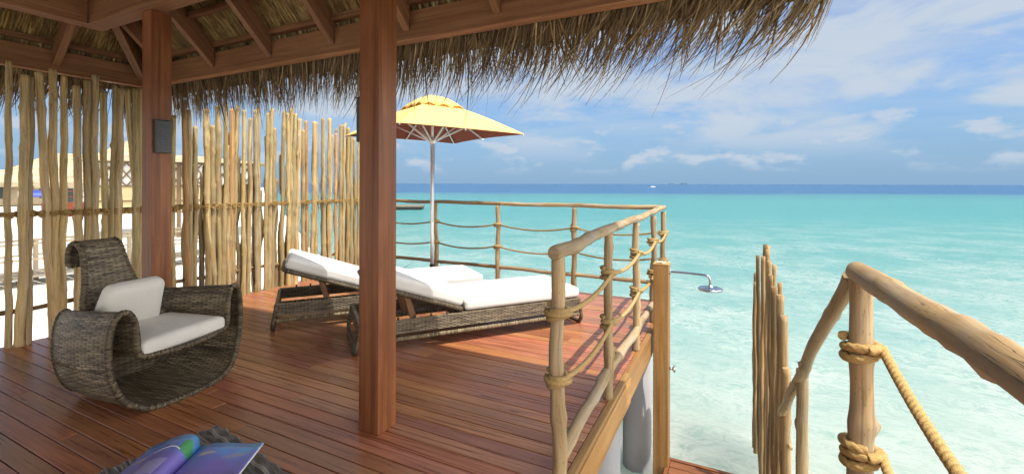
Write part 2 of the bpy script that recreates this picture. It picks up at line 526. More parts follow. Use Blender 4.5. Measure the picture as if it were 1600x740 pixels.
M_concrete = plain('concrete', (.34, .335, .345), .7, 0, .3, 5, .08, .002)
M_sand = None
M_white = plain('white_paint', (.75, .74, .72), .5)
M_petal = plain('petal', (.80, .77, .68), .5)
M_petal_y = plain('petal_heart', (.75, .5, .06), .5)
M_blue = plain('blue_tarp', (.04, .07, .32), .5)
M_red = plain('red_wood', (.20, .035, .02), .5, 0, .3, 6)
M_hut_wall = plain('hut_wall', (.32, .26, .18), .8, 0, .2, 3)
M_lattice = plain('lattice_wood', (.16, .10, .055), .7, 0, .2, 8)
M_island = plain('island_trees', (.075, .12, .165), .9, 0, .1, .02)  # tree colour lightened to blue-grey, distance haze painted in
M_leaf = plain('leaf', (.06, .12, .03), .6, 0, .2, 4, .3)
M_twig = plain('twig', (.10, .085, .07), .8, 0, .2, 9)
M_glass = plain('dark_window', (.03, .04, .045), .2)

def umbrella_mat(name, top, under):
    m, k, p = mat(name)
    pos = k.new('ShaderNodeNewGeometry')
    n = k.noise(pos.outputs['Position'], 6, 3, .5)
    k.put(p.inputs['Base Color'], k.mix(n, tuple(x * .95 for x in top), top))
    p.inputs['Roughness'].default_value = .85
    p.inputs['Specular IOR Level'].default_value = .15
    return m
M_canopy = umbrella_mat('canopy_yellow', (.80, .565, .19), None)
M_lining = umbrella_mat('canopy_lining', (.24, .078, .055), None)
M_vent = umbrella_mat('vent_ochre', (.58, .32, .07), None)

def thatch_far(name, col):
    m, k, p = mat(name)
    pos = k.new('ShaderNodeNewGeometry').outputs['Position']
    n = k.noise(k.vmath('MULTIPLY', pos, (1.2, 1.2, 4)), 1, 5, .65)
    k.put(p.inputs['Base Color'], k.ramp(n, [(.3, tuple(x * .5 for x in col)), (.55, col), (.8, tuple(x * 1.25 for x in col))]))
    p.inputs['Roughness'].default_value = .9
    k.put(p.inputs['Normal'], k.bump(n, 1, .15))
    return m
M_far_thatch = thatch_far('far_thatch', (.42, .35, .23))

# ------------------------------------------------------------------ setting: sea, beach, deck
WATER = -1.45
def sea():
    m, k, p = mat('lagoon_water')
    pos = k.new('ShaderNodeNewGeometry').outputs['Position']
    x, y, z = k.sep(pos)
    off = k.math('ADD', k.math('MULTIPLY', x, -.442), k.math('MULTIPLY', y, .897))       # metres out from the villa
    side = k.math('ADD', k.math('MULTIPLY', x, .897), k.math('MULTIPLY', y, .442))       # metres along the reef
    warp = k.noise(k.vmath('MULTIPLY', pos, (.05, .05, 0)), 1, 4, .55)
    warp2 = k.noise(k.vmath('MULTIPLY', pos, (.012, .012, 0)), 1, 4, .6)
    reach = k.math('ADD', off, k.math('MULTIPLY', k.math('SUBTRACT', warp, .5), k.math('MULTIPLY', off, .5)))
    # the lagoon floor drops with distance: log-like depth
    dep = k.math('LOGARITHM', k.math('MAXIMUM', reach, 1.0), 10.0)                       # 0..~3
    # shallows spread out from the beach on the left
    sh = k.mapr(k.math('ADD', side, k.math('MULTIPLY', off, .22)), -8.0, 6.0, -.42, 0.0, True)
    sh = k.math('MULTIPLY', sh, k.mapr(off, 12, 40, 1, 0, True))
    dep = k.math('ADD', dep, sh)
    col = k.ramp(k.math('DIVIDE', dep, 2.2), [
        (.12, (.330, .345, .295)), (.30, (.285, .350, .312)), (.42, (.182, .305, .285)), (.56, (.090, .250, .246)),
        (.72, (.078, .245, .252)), (.86, (.078, .238, .250)), (.935, (.074, .205, .240))])
    # seaward edge of the reef: dark blue deep water
    edge = k.math('ADD', off, k.math('MULTIPLY', k.math('SUBTRACT', warp2, .5), 60))
    col = k.mix(k.mapr(edge, 112, 150, 0, 1, True), col, (.045, .115, .24))
    # sunlight network of the shallows, painted as white ridges into the water colour
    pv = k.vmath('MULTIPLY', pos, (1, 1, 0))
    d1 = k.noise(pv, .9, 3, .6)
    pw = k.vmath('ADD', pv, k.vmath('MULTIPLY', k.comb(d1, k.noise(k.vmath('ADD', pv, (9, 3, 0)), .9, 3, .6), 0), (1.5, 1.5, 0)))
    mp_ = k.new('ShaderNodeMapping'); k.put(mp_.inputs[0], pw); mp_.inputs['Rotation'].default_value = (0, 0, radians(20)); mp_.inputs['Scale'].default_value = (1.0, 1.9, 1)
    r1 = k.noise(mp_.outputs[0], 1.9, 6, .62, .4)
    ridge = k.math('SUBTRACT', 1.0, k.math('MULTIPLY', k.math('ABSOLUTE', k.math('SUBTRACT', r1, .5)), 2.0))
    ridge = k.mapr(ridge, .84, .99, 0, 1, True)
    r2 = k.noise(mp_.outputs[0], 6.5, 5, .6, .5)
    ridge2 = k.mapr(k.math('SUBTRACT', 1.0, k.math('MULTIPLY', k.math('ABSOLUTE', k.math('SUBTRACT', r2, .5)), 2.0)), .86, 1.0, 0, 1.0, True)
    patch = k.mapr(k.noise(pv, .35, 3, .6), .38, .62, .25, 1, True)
    caustics = k.math('MULTIPLY', k.math('MAXIMUM', ridge, ridge2), patch)
    caustics = k.math('MULTIPLY', caustics, k.mapr(off, 5, 45, .62, .0, True))
    col = k.mix(caustics, col, (.43, .46, .42))
    drk = k.math('MULTIPLY', k.mapr(k.noise(mp_.outputs[0], 3.0, 5, .65), .53, .70, 0, .45, True), k.mapr(off, 10, 60, 1, .3))
    col = k.mix(drk, col, (.14, .275, .235))
    # long wind streaks farther out
    st = k.noise(k.comb(k.math('MULTIPLY', side, .05), k.math('MULTIPLY', off, .35), 0), 1, 5, .65)
    col = k.mix(k.math('MULTIPLY', k.mapr(st, .5, .7, 0, .30, True), k.mapr(off, 15, 40, 0, 1)), col, (.06, .215, .215))
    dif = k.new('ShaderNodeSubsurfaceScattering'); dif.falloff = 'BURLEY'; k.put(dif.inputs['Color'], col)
    dif.inputs['Scale'].default_value = 1.0; dif.inputs['Radius'].default_value = (.9, 1.3, 1.3)
    gl = k.new('ShaderNodeBsdfGlossy'); gl.inputs['Roughness'].default_value = .07
    w1 = k.noise(k.vmath('MULTIPLY', pos, (2.2, 3.2, 1)), 1, 5, .6)
    w2 = k.noise(k.vmath('MULTIPLY', pos, (.35, .55, 1)), 1, 4, .6)
    w3 = k.noise(k.vmath('MULTIPLY', pos, (9, 15, 1)), 1, 4, .65)
    hb = k.math('ADD', k.math('ADD', w1, k.math('MULTIPLY', w3, .35)), k.math('MULTIPLY', w2, 3))
    bn = k.bump(hb, .55, .10)
    k.put(gl.inputs['Normal'], bn); k.put(dif.inputs['Normal'], k.bump(hb, .35, .06))
    fr = k.new('ShaderNodeFresnel'); fr.inputs[0].default_value = 1.33; k.put(fr.inputs['Normal'], bn)
    ms = k.new('ShaderNodeMixShader')
    k.put(ms.inputs[0], k.math('MULTIPLY', fr.outputs[0], .42)); k.l.new(dif.outputs[0], ms.inputs[1]); k.l.new(gl.outputs[0], ms.inputs[2])
    k.n.remove(p)
    out = [n for n in k.n if n.type == 'OUTPUT_MATERIAL'][0]
    k.l.new(ms.outputs[0], out.inputs[0])
    b = MB()
    S = 40000
    b.v += [(-S, -S, WATER), (S, -S, WATER), (S, S, WATER), (-S, S, WATER)]
    b.face([0, 1, 2, 3])
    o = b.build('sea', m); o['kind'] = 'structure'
sea()

def beach():
    m, k, p = mat('coral_sand')
    pos = k.new('ShaderNodeNewGeometry').outputs['Position']
    n = k.noise(pos, 1.3, 6, .65); n2 = k.noise(pos, 26, 4, .6)
    k.put(p.inputs['Base Color'], k.mix(n, (.66, .62, .54), (.78, .75, .68)))
    p.inputs['Roughness'].default_value = .95
    k.put(p.inputs['Normal'], k.bump(k.math('ADD', n, k.math('MULTIPLY', n2, .3)), .7, .05))
    b = MB()
    def P(u, t):                                             # plan point: bearing and distance out
        r = (u - 800) / 700 * t
        return Vector((r * .897 - t * .442, r * .442 + t * .897, 0))
    shore = [P(424, 260), P(428, 120), P(436, 60), P(455, 32), P(490, 19), P(560, 11.6), Vector((-6.6, 6.0, 0)), Vector((-6.4, 2, 0)), Vector((-6.5, -6, 0)), Vector((-8, -40, 0))]
    line = spline(shore, 8)
    rows = []
    prof = [(-3.5, -1.75), (0, WATER + .004), (1.2, -1.30), (4, -1.12), (14, -1.02), (60, -.95), (400, -.9)]
    for i, q in enumerate(line):
        t = (line[min(i + 1, len(line) - 1)] - line[max(i - 1, 0)]).normalized()
        inl = Vector((t.y, -t.x, 0))                          # inland side
        if inl.x > 0: inl = -inl
        sc = 1 + .0 * i
        inl = (inl + Vector((-1.2, -.1, 0))).normalized()
        jig = .35 * mnoise.noise((i * .35, 2.2, 0))
        rows.append([Vector((q.x, q.y, 0)) + inl * (d + jig) + Vector((0, 0, z)) for d, z in prof])
    b.grid(rows, None)
    o = b.build('beach', m); o['kind'] = 'structure'
beach()

DX0, DX1, DY1 = -5.60, -.68, 5.60          # deck: left, right, far edges
def deck():
    b = MB()
    pitch = .0975; gap = .0055; th = .028
    y = -3.4; r = random.Random(5)
    while y < DY1 - .1:
        x1 = DX1 - .045 if y + pitch > 1.86 else 1.3
        x = DX0 + .02 - r.random() * 1.5
        while x < x1 - .02:
            L = r.choice((1.6, 2.1, 2.6, 3.0)) + r.random() * .5
            a, e = max(x, DX0 + .02), min(x + L, x1)
            if e - a > .03:
                v = r.uniform(.82, 1.12)
                c = (v * r.uniform(.94, 1.06), v * r.uniform(.86, 1.12), v * r.uniform(.85, 1.25))
                b.box((a + .001, y + gap / 2, -th), (e - .001, y + pitch - gap / 2, r.uniform(-.001, .001)), None, c)
            x += L
        y += pitch
    o = b.build('deck', M_deck, None, .0022, 1); o['kind'] = 'structure'
    # edge boards, fascia and joists under the boards
    e = MB()
    for ya, yb in ((1.86, 3.37), (3.373, 5.0), (5.003, DY1)):
        e.box((DX1 - .042, ya, -.03), (DX1, yb, .002), None, tint(.85, 1.1))
        e.box((DX1 - .030, ya + .001, -.215), (DX1 + .006 - .008 * (ya > 3), yb - .001, -.032), None, tint(1.0, 1.25))
    e.box((DX0, DY1 - .045, -.03), (DX1 - .045, DY1, .002), None, tint(.85, 1.1))
    e.box((DX0, DY1 - .035, -.215), (DX1 - .035, DY1 + .004, -.032), None, tint())
    e.box((DX1 + .01, 1.80, -.215), (1.3, 1.855, -.032), None, tint())
    for jx in [x * .6 for x in range(-9, 0)]:
        if DX0 < jx < DX1 - .1: e.box((jx - .03, -3.4, -.2), (jx + .03, DY1 - .05, -.034), None, (.45, .45, .45))
    f = e.build('deck_edge', M_shower, None, .003, 1); f['kind'] = 'structure'
deck()

# concrete piles in the water below the deck
def pile(x, y, label):
    t = thing('concrete_pile', label, 'pile', (x, y, -2.6), 0, 'concrete piles under the deck edge')
    b = MB()
    n = 28; rad = .142
    b.tube([(0, 0, 0), (0, 0, 1.2), (0, 0, 2.38)], rad, n)
    b.build('shaft', M_concrete, t)
pile(-.87, 4.66, 'pale grey round concrete pile under the far right deck edge')
pile(-.84, 3.12, 'pale grey concrete pile nearest the camera, mostly hidden by the deck edge')

# ------------------------------------------------------------------ pavilion
EX0, EX1, EY1 = -5.70, .19, 2.57          # eave beam inner faces: left, right, far
BZ = 2.44                                  # underside of the eave beams
RZ = 2.50                                  # rafter underside at the eave
RW, RH = .058, .205
PEAKX = (EX0 + EX1) / 2
BACKY = -4.2
pav = thing('pavilion', 'open timber pavilion with reddish posts and a thatched roof over the deck', 'pavilion', (0, 0, 0))
def column(x, y):
    b = MB(); w = .146
    v = random.uniform(.95, 1.05)
    for (lo, hi) in (((x - w / 2, y - w / 2, .002), (x + w / 2, y + w / 2, 2.80)),):
        b.box(lo, hi, None, (v, v, v))
    b.build('column', M_post, pav, .004, 2)
column(-1.832, 1.972)
column(-4.285, 2.03)
column(-4.335, -2.2); column(-.2, -2.9)
def beamobj(name, lo, hi, bev=.004):
    b = MB(); b.box(lo, hi, None, tint(.9, 1.05, .02)); return b.build(name, M_beam, pav, bev, 2)
# tie beams resting on the columns
beamobj('tie_beam', (-5.262, 1.895, 2.802), (EX1 - .6, 2.05, 3.07))
beamobj('tie_beam', (-5.262, -3.6, 2.802), (-5.112, 1.892, 3.07))
# eave beams
beamobj('eave_beam', (EX0 - .065, EY1, BZ), (EX1 + .065, EY1 + .062, BZ + .20))
beamobj('eave_beam', (EX0 - .062, BACKY, BZ), (EX0, EY1 - .003, BZ + .20))
beamobj('eave_beam', (EX1, BACKY, BZ), (EX1 + .062, EY1 - .003, BZ + .20))
def lip(lo, hi):
    b = MB(); b.box(lo, hi, None, (1.5, 1.5, 1.5)); b.build('eave_lip', M_beam, pav)
lip((EX0 - .06, EY1 - .006, BZ - .012), (EX1 + .06, EY1 + .066, BZ - .001))
lip((EX0 - .066, BACKY, BZ - .012), (EX0 + .006, EY1 - .008, BZ - .001))

def rafter(name, p0, d, run, w=RW, h=RH):
    """sloping rafter; p0 underside point at eave, d unit plan direction inward, run horizontal length, slope 45 degrees"""
    b = MB()
    d = Vector((d[0], d[1], 0)); sl = 1.0 / max(1e-6, d.length) ; s_ = Vector((-d.y, d.x, 0)).normalized() * (w / 2)
    base = Vector(p0)
    rise = Vector((0, 0, run))
    ends = []
    for k_ in (0, 1):
        q = base + d * (run * k_) + rise * k_
        ends.append([q - s_, q + s_, q + s_ + Vector((0, 0, h)), q - s_ + Vector((0, 0, h))])
    # plumb cut at the eave with a small chamfer on the lower corner
    ch = .035
    low = [base + d * ch + Vector((0, 0, 0)) - s_, base + d * ch + s_]
    o = len(b.v)
    A = ends[0]; Bn = ends[1]
    pts = [A[0] + Vector((0, 0, ch * .9)), A[1] + Vector((0, 0, ch * .9)), low[1] + Vector((0, 0, ch)), low[0] + Vector((0, 0, ch)), A[2], A[3]] + Bn
    pts[2] = base + d * ch + s_ + Vector((0, 0, ch)); pts[3] = base + d * ch - s_ + Vector((0, 0, ch))
    # simple prism: 0,1 lower eave; 4,5 upper eave; 6..9 top end
    b.v += [tuple(x) for x in (A[0], A[1], A[2], A[3], *Bn)]
    L = run * 1.414
    r0 = random.random() * 5
    b.face([o + 0, o + 1, o + 2, o + 3], [(0, 0), (w, 0), (w, h), (0, h)])
    b.face([o + 4, o + 7, o + 6, o + 5], [(0, 0), (w, 0), (w, h), (0, h)])
    b.face([o + 0, o + 4, o + 5, o + 1], [(0, r0), (0, r0 + L), (w, r0 + L), (w, r0)])
    b.face([o + 3, o + 2, o + 6, o + 7], [(0, r0), (w, r0), (w, r0 + L), (0, r0 + L)])
    b.face([o + 1, o + 5, o + 6, o + 2], [(.3, r0), (.3, r0 + L), (.3 + h, r0 + L), (.3 + h, r0)])
    b.face([o + 0, o + 3, o + 7, o + 4], [(.5, r0), (.5 + h, r0), (.5 + h, r0 + L), (.5, r0 + L)])
    c = tint(.85, 1.1, .02); b.c = [c] * len(b.c)
    return b.build(name, M_beam, pav, .004, 2)
for rx in (-5.2, -4.45, -3.63, -2.87, -2.12, -1.38, -.62):
    run = min(rx - EX0, EX1 - rx, 3.0)
    rafter('rafter', (rx, EY1 - .003, RZ), (0, -1), max(.25, run))
for ry in (1.88, 1.12, .36, -.4, -1.2):
    rafter('rafter', (EX0 + .003, ry, RZ), (1, 0), min(EY1 - ry, 3.0) if ry > -.4 else 3.0)
hip = rafter('hip_rafter', (EX0 + .01, EY1 - .01, RZ - .02), (1, -1), 3.0, .07, .22)
hip2 = rafter('hip_rafter', (EX1 - .01, EY1 - .01, RZ - .02), (-1, -1), 3.0, .07, .22)
TH0 = RZ + RH                                # thatch underside height at the eave beam face
def nplane(y): return TH0 + (EY1 - y)
# battens over the rafters (parallel to the eaves)
for i in range(0, 9):
    s_ = .015 + i * .21
    z_ = TH0 + s_ - .018
    b = MB(); b.box((EX0 + s_, EY1 - s_ - .024, z_ - .024), (EX1 - s_, EY1 - s_ + .024, z_ + .024), None, tint(.75, .95, .02)); b.build('batten', M_beam, pav)
    b = MB(); b.box((EX0 + s_ - .024, BACKY, z_ - .024), (EX0 + s_ + .024, EY1 - s_ - .03, z_ + .024), None, tint(.75, .95, .02)); b.build('batten', M_beam, pav)
# the thatch slab: four hipped planes with real thickness
def slab():
    b = MB(); ov = .33; T = .20
    zi = TH0 + .03
    xm = PEAKX; hh = (EX1 - EX0) / 2
    yA, yB = EY1 - hh, BACKY + hh
    if yA < yB: yA = yB = (EY1 + BACKY) / 2
    def ring(off, dz): return [(EX0 - off, EY1 + off, zi - off + dz), (EX1 + off, EY1 + off, zi - off + dz), (EX1 + off, BACKY - off, zi - off + dz), (EX0 - off, BACKY - off, zi - off + dz)]
    lo = ring(ov, 0); hi = ring(ov, T)
    top = zi + hh
    rl = [(xm, yA, top), (xm, yB, top)]; rh = [(xm, yA, top + T), (xm, yB, top + T)]
    b.v += lo + hi + rl + rh
    for base, ra, rb, flip in ((0, 8, 9, False), (4, 10, 11, True)):
        qs = [[base, base + 1, ra], [base + 1, base + 2, rb, ra], [base + 2, base + 3, rb], [base + 3, base, ra, rb]]
        for q in qs: b.face(q if flip else q[::-1])
    for i in range(4):
        j = (i + 1) % 4
        b.face([i, 4 + i, 4 + j, j])
    b.build('thatch', M_sheet, pav)
slab()
# loose palm straw on the underside of the thatch, between the battens
def straw_under():
    b = MB(); r = random.Random(3)
    def put(px, py, pz, dirv, side, nrm):
        L = r.uniform(.22, .5); ang = r.gauss(0, .10)
        d = (dirv * cos(ang) + side * sin(ang)).normalized()
        sd = (side * cos(ang) - dirv * sin(ang)).normalized()
        p = Vector((px, py, pz)); w = r.uniform(.006, .017)
        q = [p + d * (L * t) + nrm * (r.uniform(-.004, .014) + .01 * t) for t in (0, .5, 1)]
        v = r.uniform(.35, 1.25); hu = r.random()
        c = (v * (1 + .12 * hu), v, v * (1 - .25 * hu)) if r.random() > .18 else (v * .8, v * .62, v * .55)
        b.blade(q, w, sd, c)
    n_n = Vector((0, -.707, -.707)); d_n = Vector((0, .707, -.707)); s_n = Vector((1, 0, 0))
    for _ in range(15000):
        s_ = r.uniform(.05, 2.0); x = r.uniform(EX0 + .1, EX1 - .1)
        if x < EX0 + s_ or x > EX1 - s_: continue
        put(x, EY1 - s_, TH0 + .022 + s_, d_n, s_n, n_n)
    n_w = Vector((.707, 0, -.707)); d_w = Vector((-.707, 0, -.707)); s_w = Vector((0, 1, 0))
    for _ in range(8000):
        s_ = r.uniform(.05, 2.0); y = r.uniform(-.6, EY1 - .1)
        if y > EY1 - s_: continue
        put(EX0 + s_, y, TH0 + .022 + s_, d_w, s_w, n_w)
    o = b.build('straw_lining', M_thatch_in, pav)
straw_under()
# fringe of hanging palm straw along the eaves
def fringe():
    b = MB(); r = random.Random(8)
    def strand(base, out, along, L, lean, w, c, curl=0.0):
        pts = []
        m = 6
        for i in range(m):
            t = i / (m - 1)
            drop = L * (t - .10 * t * t)
            o_ = out * (.22 * L * sqrt(t) * (1 - .35 * t))
            a_ = along * (lean * L * t ** 1.8 + curl * sin(t * 3) * L)
            pts.append(base + o_ + a_ + Vector((0, 0, -drop)))
        a = r.uniform(-.8, .8)
        side = (along * cos(a) + out * sin(a)).normalized()
        b.blade(pts, w, side, c)
    def run(p0, p1, out, along, dens, windy, clump=14):
        p0 = Vector(p0); p1 = Vector(p1); L = (p1 - p0).length
        n = int(L * dens)
        cl = [(r.random(), r.uniform(-.12, .12), r.uniform(.8, 1.2)) for _ in range(int(L * clump))]
        cl.sort()
        for _ in range(n):
            t = r.random()
            j = min(range(len(cl)), key=lambda q: abs(cl[q][0] - t))
            pull = (cl[j][0] - t) * L * r.uniform(.2, .8)
            layer = r.random()
            back = layer * .30
            p = p0.lerp(p1, t) - out * back + Vector((0, 0, back * 1.0))
            tx = windy(t)
            lean = tx * r.uniform(.4, 1.3) + cl[j][1] * .6 + r.gauss(0, .05)
            Lb = r.choice((.30, .36, .42)) * r.uniform(.75, 1.12) * cl[j][2] ** .5
            if r.random() < .16: Lb *= r.uniform(1.15, 1.5); lean *= 1.5
            v = r.choice((.4, .7, 1.0, 1.35)) * r.uniform(.8, 1.15); h = r.random()
            c = (v * (1 + .05 * h), v * (1 - .03 * h), v * (1 - .15 * h)) if r.random() > .12 else (v * 1.5, v * 1.45, v * 1.3)
            base = p + along * pull * .0
            lean2 = lean + pull * 2.0 / max(.2, Lb)
            strand(base, out, along, Lb + back * .85, lean2, r.uniform(.008, .020) if r.random() > .45 else r.uniform(.003, .007), c, r.gauss(0, .02))
    zE = TH0 - .02 - .27
    A = Vector((-1, 0, 0))
    run((EX0 - .30, EY1 + .30, zE), (EX1 + .30, EY1 + .30, zE), Vector((0, 1, 0)), A, 560, lambda t: -.02 + .55 * max(0, t - .15) ** 1.1 + .5 * max(0, t - .8))
    run((EX0 - .30, EY1 + .30, zE), (EX0 - .30, -2.0, zE), Vector((-1, 0, 0)), Vector((0, -1, 0)), 520, lambda t: .10)
    run((EX1 + .30, .9, zE), (EX1 + .30, -1.6, zE), Vector((1, 0, 0)), Vector((0, -1, 0)), 520, lambda t: .12)
    o = b.build('thatch_fringe', M_fringe, pav); o['kind'] = 'stuff'
fringe()

# slate lamp boxes on the columns
def wall_lamp(loc, size, label):
    t = thing('wall_lamp', label, 'wall lamp', loc, 0, 'slate lamp boxes on the pavilion columns')
    sx, sy, sz = size
    b = MB(); b.box((-sx / 2, -sy / 2, -sz / 2), (sx / 2, sy / 2, sz / 2)); b.build('housing', M_slate, t, .003, 2)
    g = MB()
    for i in range(9):
        z = -sz * .36 + sz * .72 * i / 8
        if sx < sy:
            g.box((sx / 2 - .001, -sy * .34, z - .004), (sx / 2 + .004, sy * .34, z + .004))
        else:
            g.box((-sx * .34, -sy / 2 - .004, z - .004), (sx * .34, -sy / 2 + .001, z + .004))
    g.build('louvre', plain('lamp_louvre', (.06, .062, .085), .4, .4), t)
    c = MB(); c.box((-sx / 2 - .006, -sy / 2 - .006, sz / 2 + .001), (sx / 2 + .006, sy / 2 + .006, sz / 2 + .007)); c.build('cap', M_slate, t, .002, 1)
wall_lamp((-4.285 + .073 + .029, 2.025, 1.775), (.056, .105, .262), 'dark slate louvred lamp box on the pavilion column behind the wicker chair')
wall_lamp((-1.832 - .073 - .029, 1.985, 1.765), (.056, .105, .25), 'dark slate lamp box on the left side of the foreground pavilion column')

# ------------------------------------------------------------------ stick fence on the left
FX = -5.50
def fence():
    t = thing('stick_fence', 'tall privacy fence of peeled driftwood poles lashed to a rail along the left deck edge', 'fence', (FX, 3, 0))
    r = random.Random(21)
    F = 700.; S, Cc = .44212, .89696
    def yz(u, v):
        dd = (u - 800) / F
        tt = FX / (dd * Cc - S)
        return (dd * S + Cc) * tt, 1.4 - (v - 285 - u / 400) / F * tt
    tops = [(-22, 110), (13.6, 95), (37, 118), (48.7, 122), (61, 113), (83.7, 108), (101, 119), (121.6, 134), (137, 126), (149, 118), (164, 142), (181, 134), (187, 139), (200, 139), (212, 139), (220, 139), (228, 150), (240, 140), (252, 160),
            (264, 150), (272.7, 180), (284.9, 158), (295, 172), (306, 197), (321, 170), (331, 196), (341.6, 165), (351, 163), (356, 227), (364, 170), (371.5, 166), (379, 172), (389.7, 185), (398, 172), (404.5, 168), (417, 177), (427, 170), (431, 200),
            (442, 174), (448, 177), (453.5, 170), (460, 178), (465.5, 186), (473.7, 203), (478, 189), (489.5, 190), (496, 191), (504.8, 185), (514.5, 185), (519, 211), (524.5, 208), (531, 195), (537.5, 195), (543, 200), (548, 212), (555, 216), (561, 215), (567, 220), (573, 214)]
    for i, (u, v) in enumerate(tops):
        y, z = yz(u, v)
        R = .029 if u < 262 else .0305
        R *= r.uniform(.8, 1.12)
        dxo = r.uniform(-.02, .02)
        lean = r.gauss(0, .035) if u > 20 else 0
        if i == 4: lean = -.10
        if i == 2: lean = .03
        if i == 13: lean = -.16
        b = MB()
        vv = r.uniform(.78, 1.16)
        vv *= 1.24 if u > 262 else 1.38
        c = (vv * r.uniform(.97, 1.03), vv * 1.0, vv * r.uniform(.76, .92))
        if r.random() < .05: c = (vv * 1.02, vv * .80, vv * .58)
        nk = r.randint(3, 6) if u < 262 else r.randint(9, 16)
        random.seed(900 + i)
        b.log((dxo, y - lean - 3, -.55 if u > 262 else -.02 - r.random() * .04), (dxo + r.uniform(-.02, .02), y - 3, z), R * 1.05, R * .88, 10, nk, .0095 if u < 262 else .0085, .035, c, None, .08)
        b.build('pole', M_pole, t)
    # a few thin poles set behind, closing gaps
    for i in range(38):
        u = 290 + 7.2 * i + r.uniform(-3, 3); y, z = yz(u, r.uniform(180, 300))
        random.seed(1700 + i)
        b = MB(); vv = r.uniform(.6, .95)
        b.log((-.07, y - 3 + r.uniform(-.04, .04), -.5), (-.06, y - 3, z), .026, .021, 8, 6, .02, .05, (vv, vv, vv * .92)); b.build('pole', M_pole, t)
    random.seed(77)
    b = MB(); b.log((-.055, -3.2, 1.125), (-.055, 2.62, 1.135), .022, .02, 8, 10, .008, .06, (.8, .75, .7)); b.build('cross_rail', M_pole, t)
    b = MB(); b.log((-.055, -3.2, .30), (-.055, 2.62, .30), .022, .02, 8, 10, .008, .06, (.7, .66, .6)); b.build('cross_rail', M_pole, t)
    # rope lashing that weaves round the poles
    b = MB()
    ys = sorted(yz(u, 300)[0] - 3 for u, v in tops)
    for q in range(4):
        pts = []
        for i, y in enumerate(ys):
            pts.append((.042 if (i + q) % 2 or q > 1 else .040, y, 1.125 + (q - 1.5) * .017 + r.uniform(-.012, .012)))
            if i < len(ys) - 1:
                ym = (y + ys[i + 1]) / 2
                pts.append((.0, ym, 1.125 - (q - 1.5) * .012 + r.uniform(-.008, .008)))
        b.rope(spline(pts, 5), .0085, .06, 6, 3, (.85, .8, .7), 5)
    b.build('rope_lashing', M_rope, t)
fence()

# ------------------------------------------------------------------ rope railings
RX = -.73
def knot(parent, x, y, z, r, rr=.0155, turns=2.6, ph=0.0, c=(1, 1, 1), fine=8):
    b = MB()
    b.rope(coil((x, y, z), r + rr * .8, turns, rr * 1.9, 22, .004, ph), rr, rr * 6, 15 if fine > 6 else 9, 3, c, fine)
    b.rope(coil((x, y, z), r + rr * 1.6, .6, -rr * 2.6, 22, .003, ph + 2.2), rr, rr * 6, 9, 3, c, fine)
    b.build('knot', M_rope, parent)
def railing_right():
    t = thing('rope_railing', 'driftwood railing with rope lines along the right deck edge towards the corner', 'railing', (RX, 3.5, 0), 0, 'driftwood and rope railings of the deck')
    Y = [1.975, 2.91, 3.85, 4.72, 5.50]; O = 3.5
    R = [.032, .029, .029, .028, .030]
    for i, (y, rad) in enumerate(zip(Y, R)):
        random.seed(300 + i)
        b = MB(); v = random.uniform(.85, 1.05)
        b.log((0, y - O, -.01 if i else -.15), (0 + random.uniform(-.006, .006), y - O, 1.075), rad * 1.08, rad * .97, 14, 3, .010, .03, (v, v * .97, v * .9))
        p = b.build('post', M_pole, t)
        for j, kz in enumerate(((.80, .49) if i == 0 else (.82, .50))):
            knot(p, 0, y - O, kz, rad, .0135, 2.4, 1.0 + i, tint(.85, 1.0, .03), 7)
    random.seed(41)
    b = MB()
    b.log((.0, 1.905 - O, 1.085), (0, 3.30 - O, 1.105), .034, .032, 14, 4, .007, .03, (.93, .93, .93), None, .05, .3); b.build('top_rail', M_rail, t)
    b = MB(); b.log((0, 3.29 - O, 1.105), (0, 5.55 - O, 1.125), .029, .028, 12, 6, .006, .03, (1.1, 1.06, .98), None, .06); b.build('top_rail', M_rail, t)
    b = MB(); b.log((.0, 1.99 - O, .10), (.0, 2.90 - O, .18), .031, .033, 12, 5, .008, .03, (1.0, 1.0, 1.02)); b.build('lower_rail', M_rail, t)
    b = MB(); b.log((.0, 2.92 - O, .18), (.0, 4.70 - O, .185), .033, .029, 12, 5, .009, .03, (1.15, 1.12, 1.08)); b.build('lower_rail', M_rail, t)
    b = MB(); b.log((.0, 4.72 - O, .185), (.0, 5.48 - O, .21), .029, .028, 10, 3, .006, .04, (1.1, 1.05, 1.0)); b.build('lower_rail', M_rail, t)
    for i in range(4):
        for z0, z1 in (((.80 if i == 0 else .82), .82), ((.49 if i == 0 else .50), .50)):
            b = MB()
            b.rope(sag((.03, Y[i] - O + .03, z0), (.03, Y[i + 1] - O - .03, z1), .035 + .02 * random.random()), .0125, .075, 15, 3, tint(.9, 1.05, .03), 9)
            b.build('rope', M_rope, t)
railing_right()
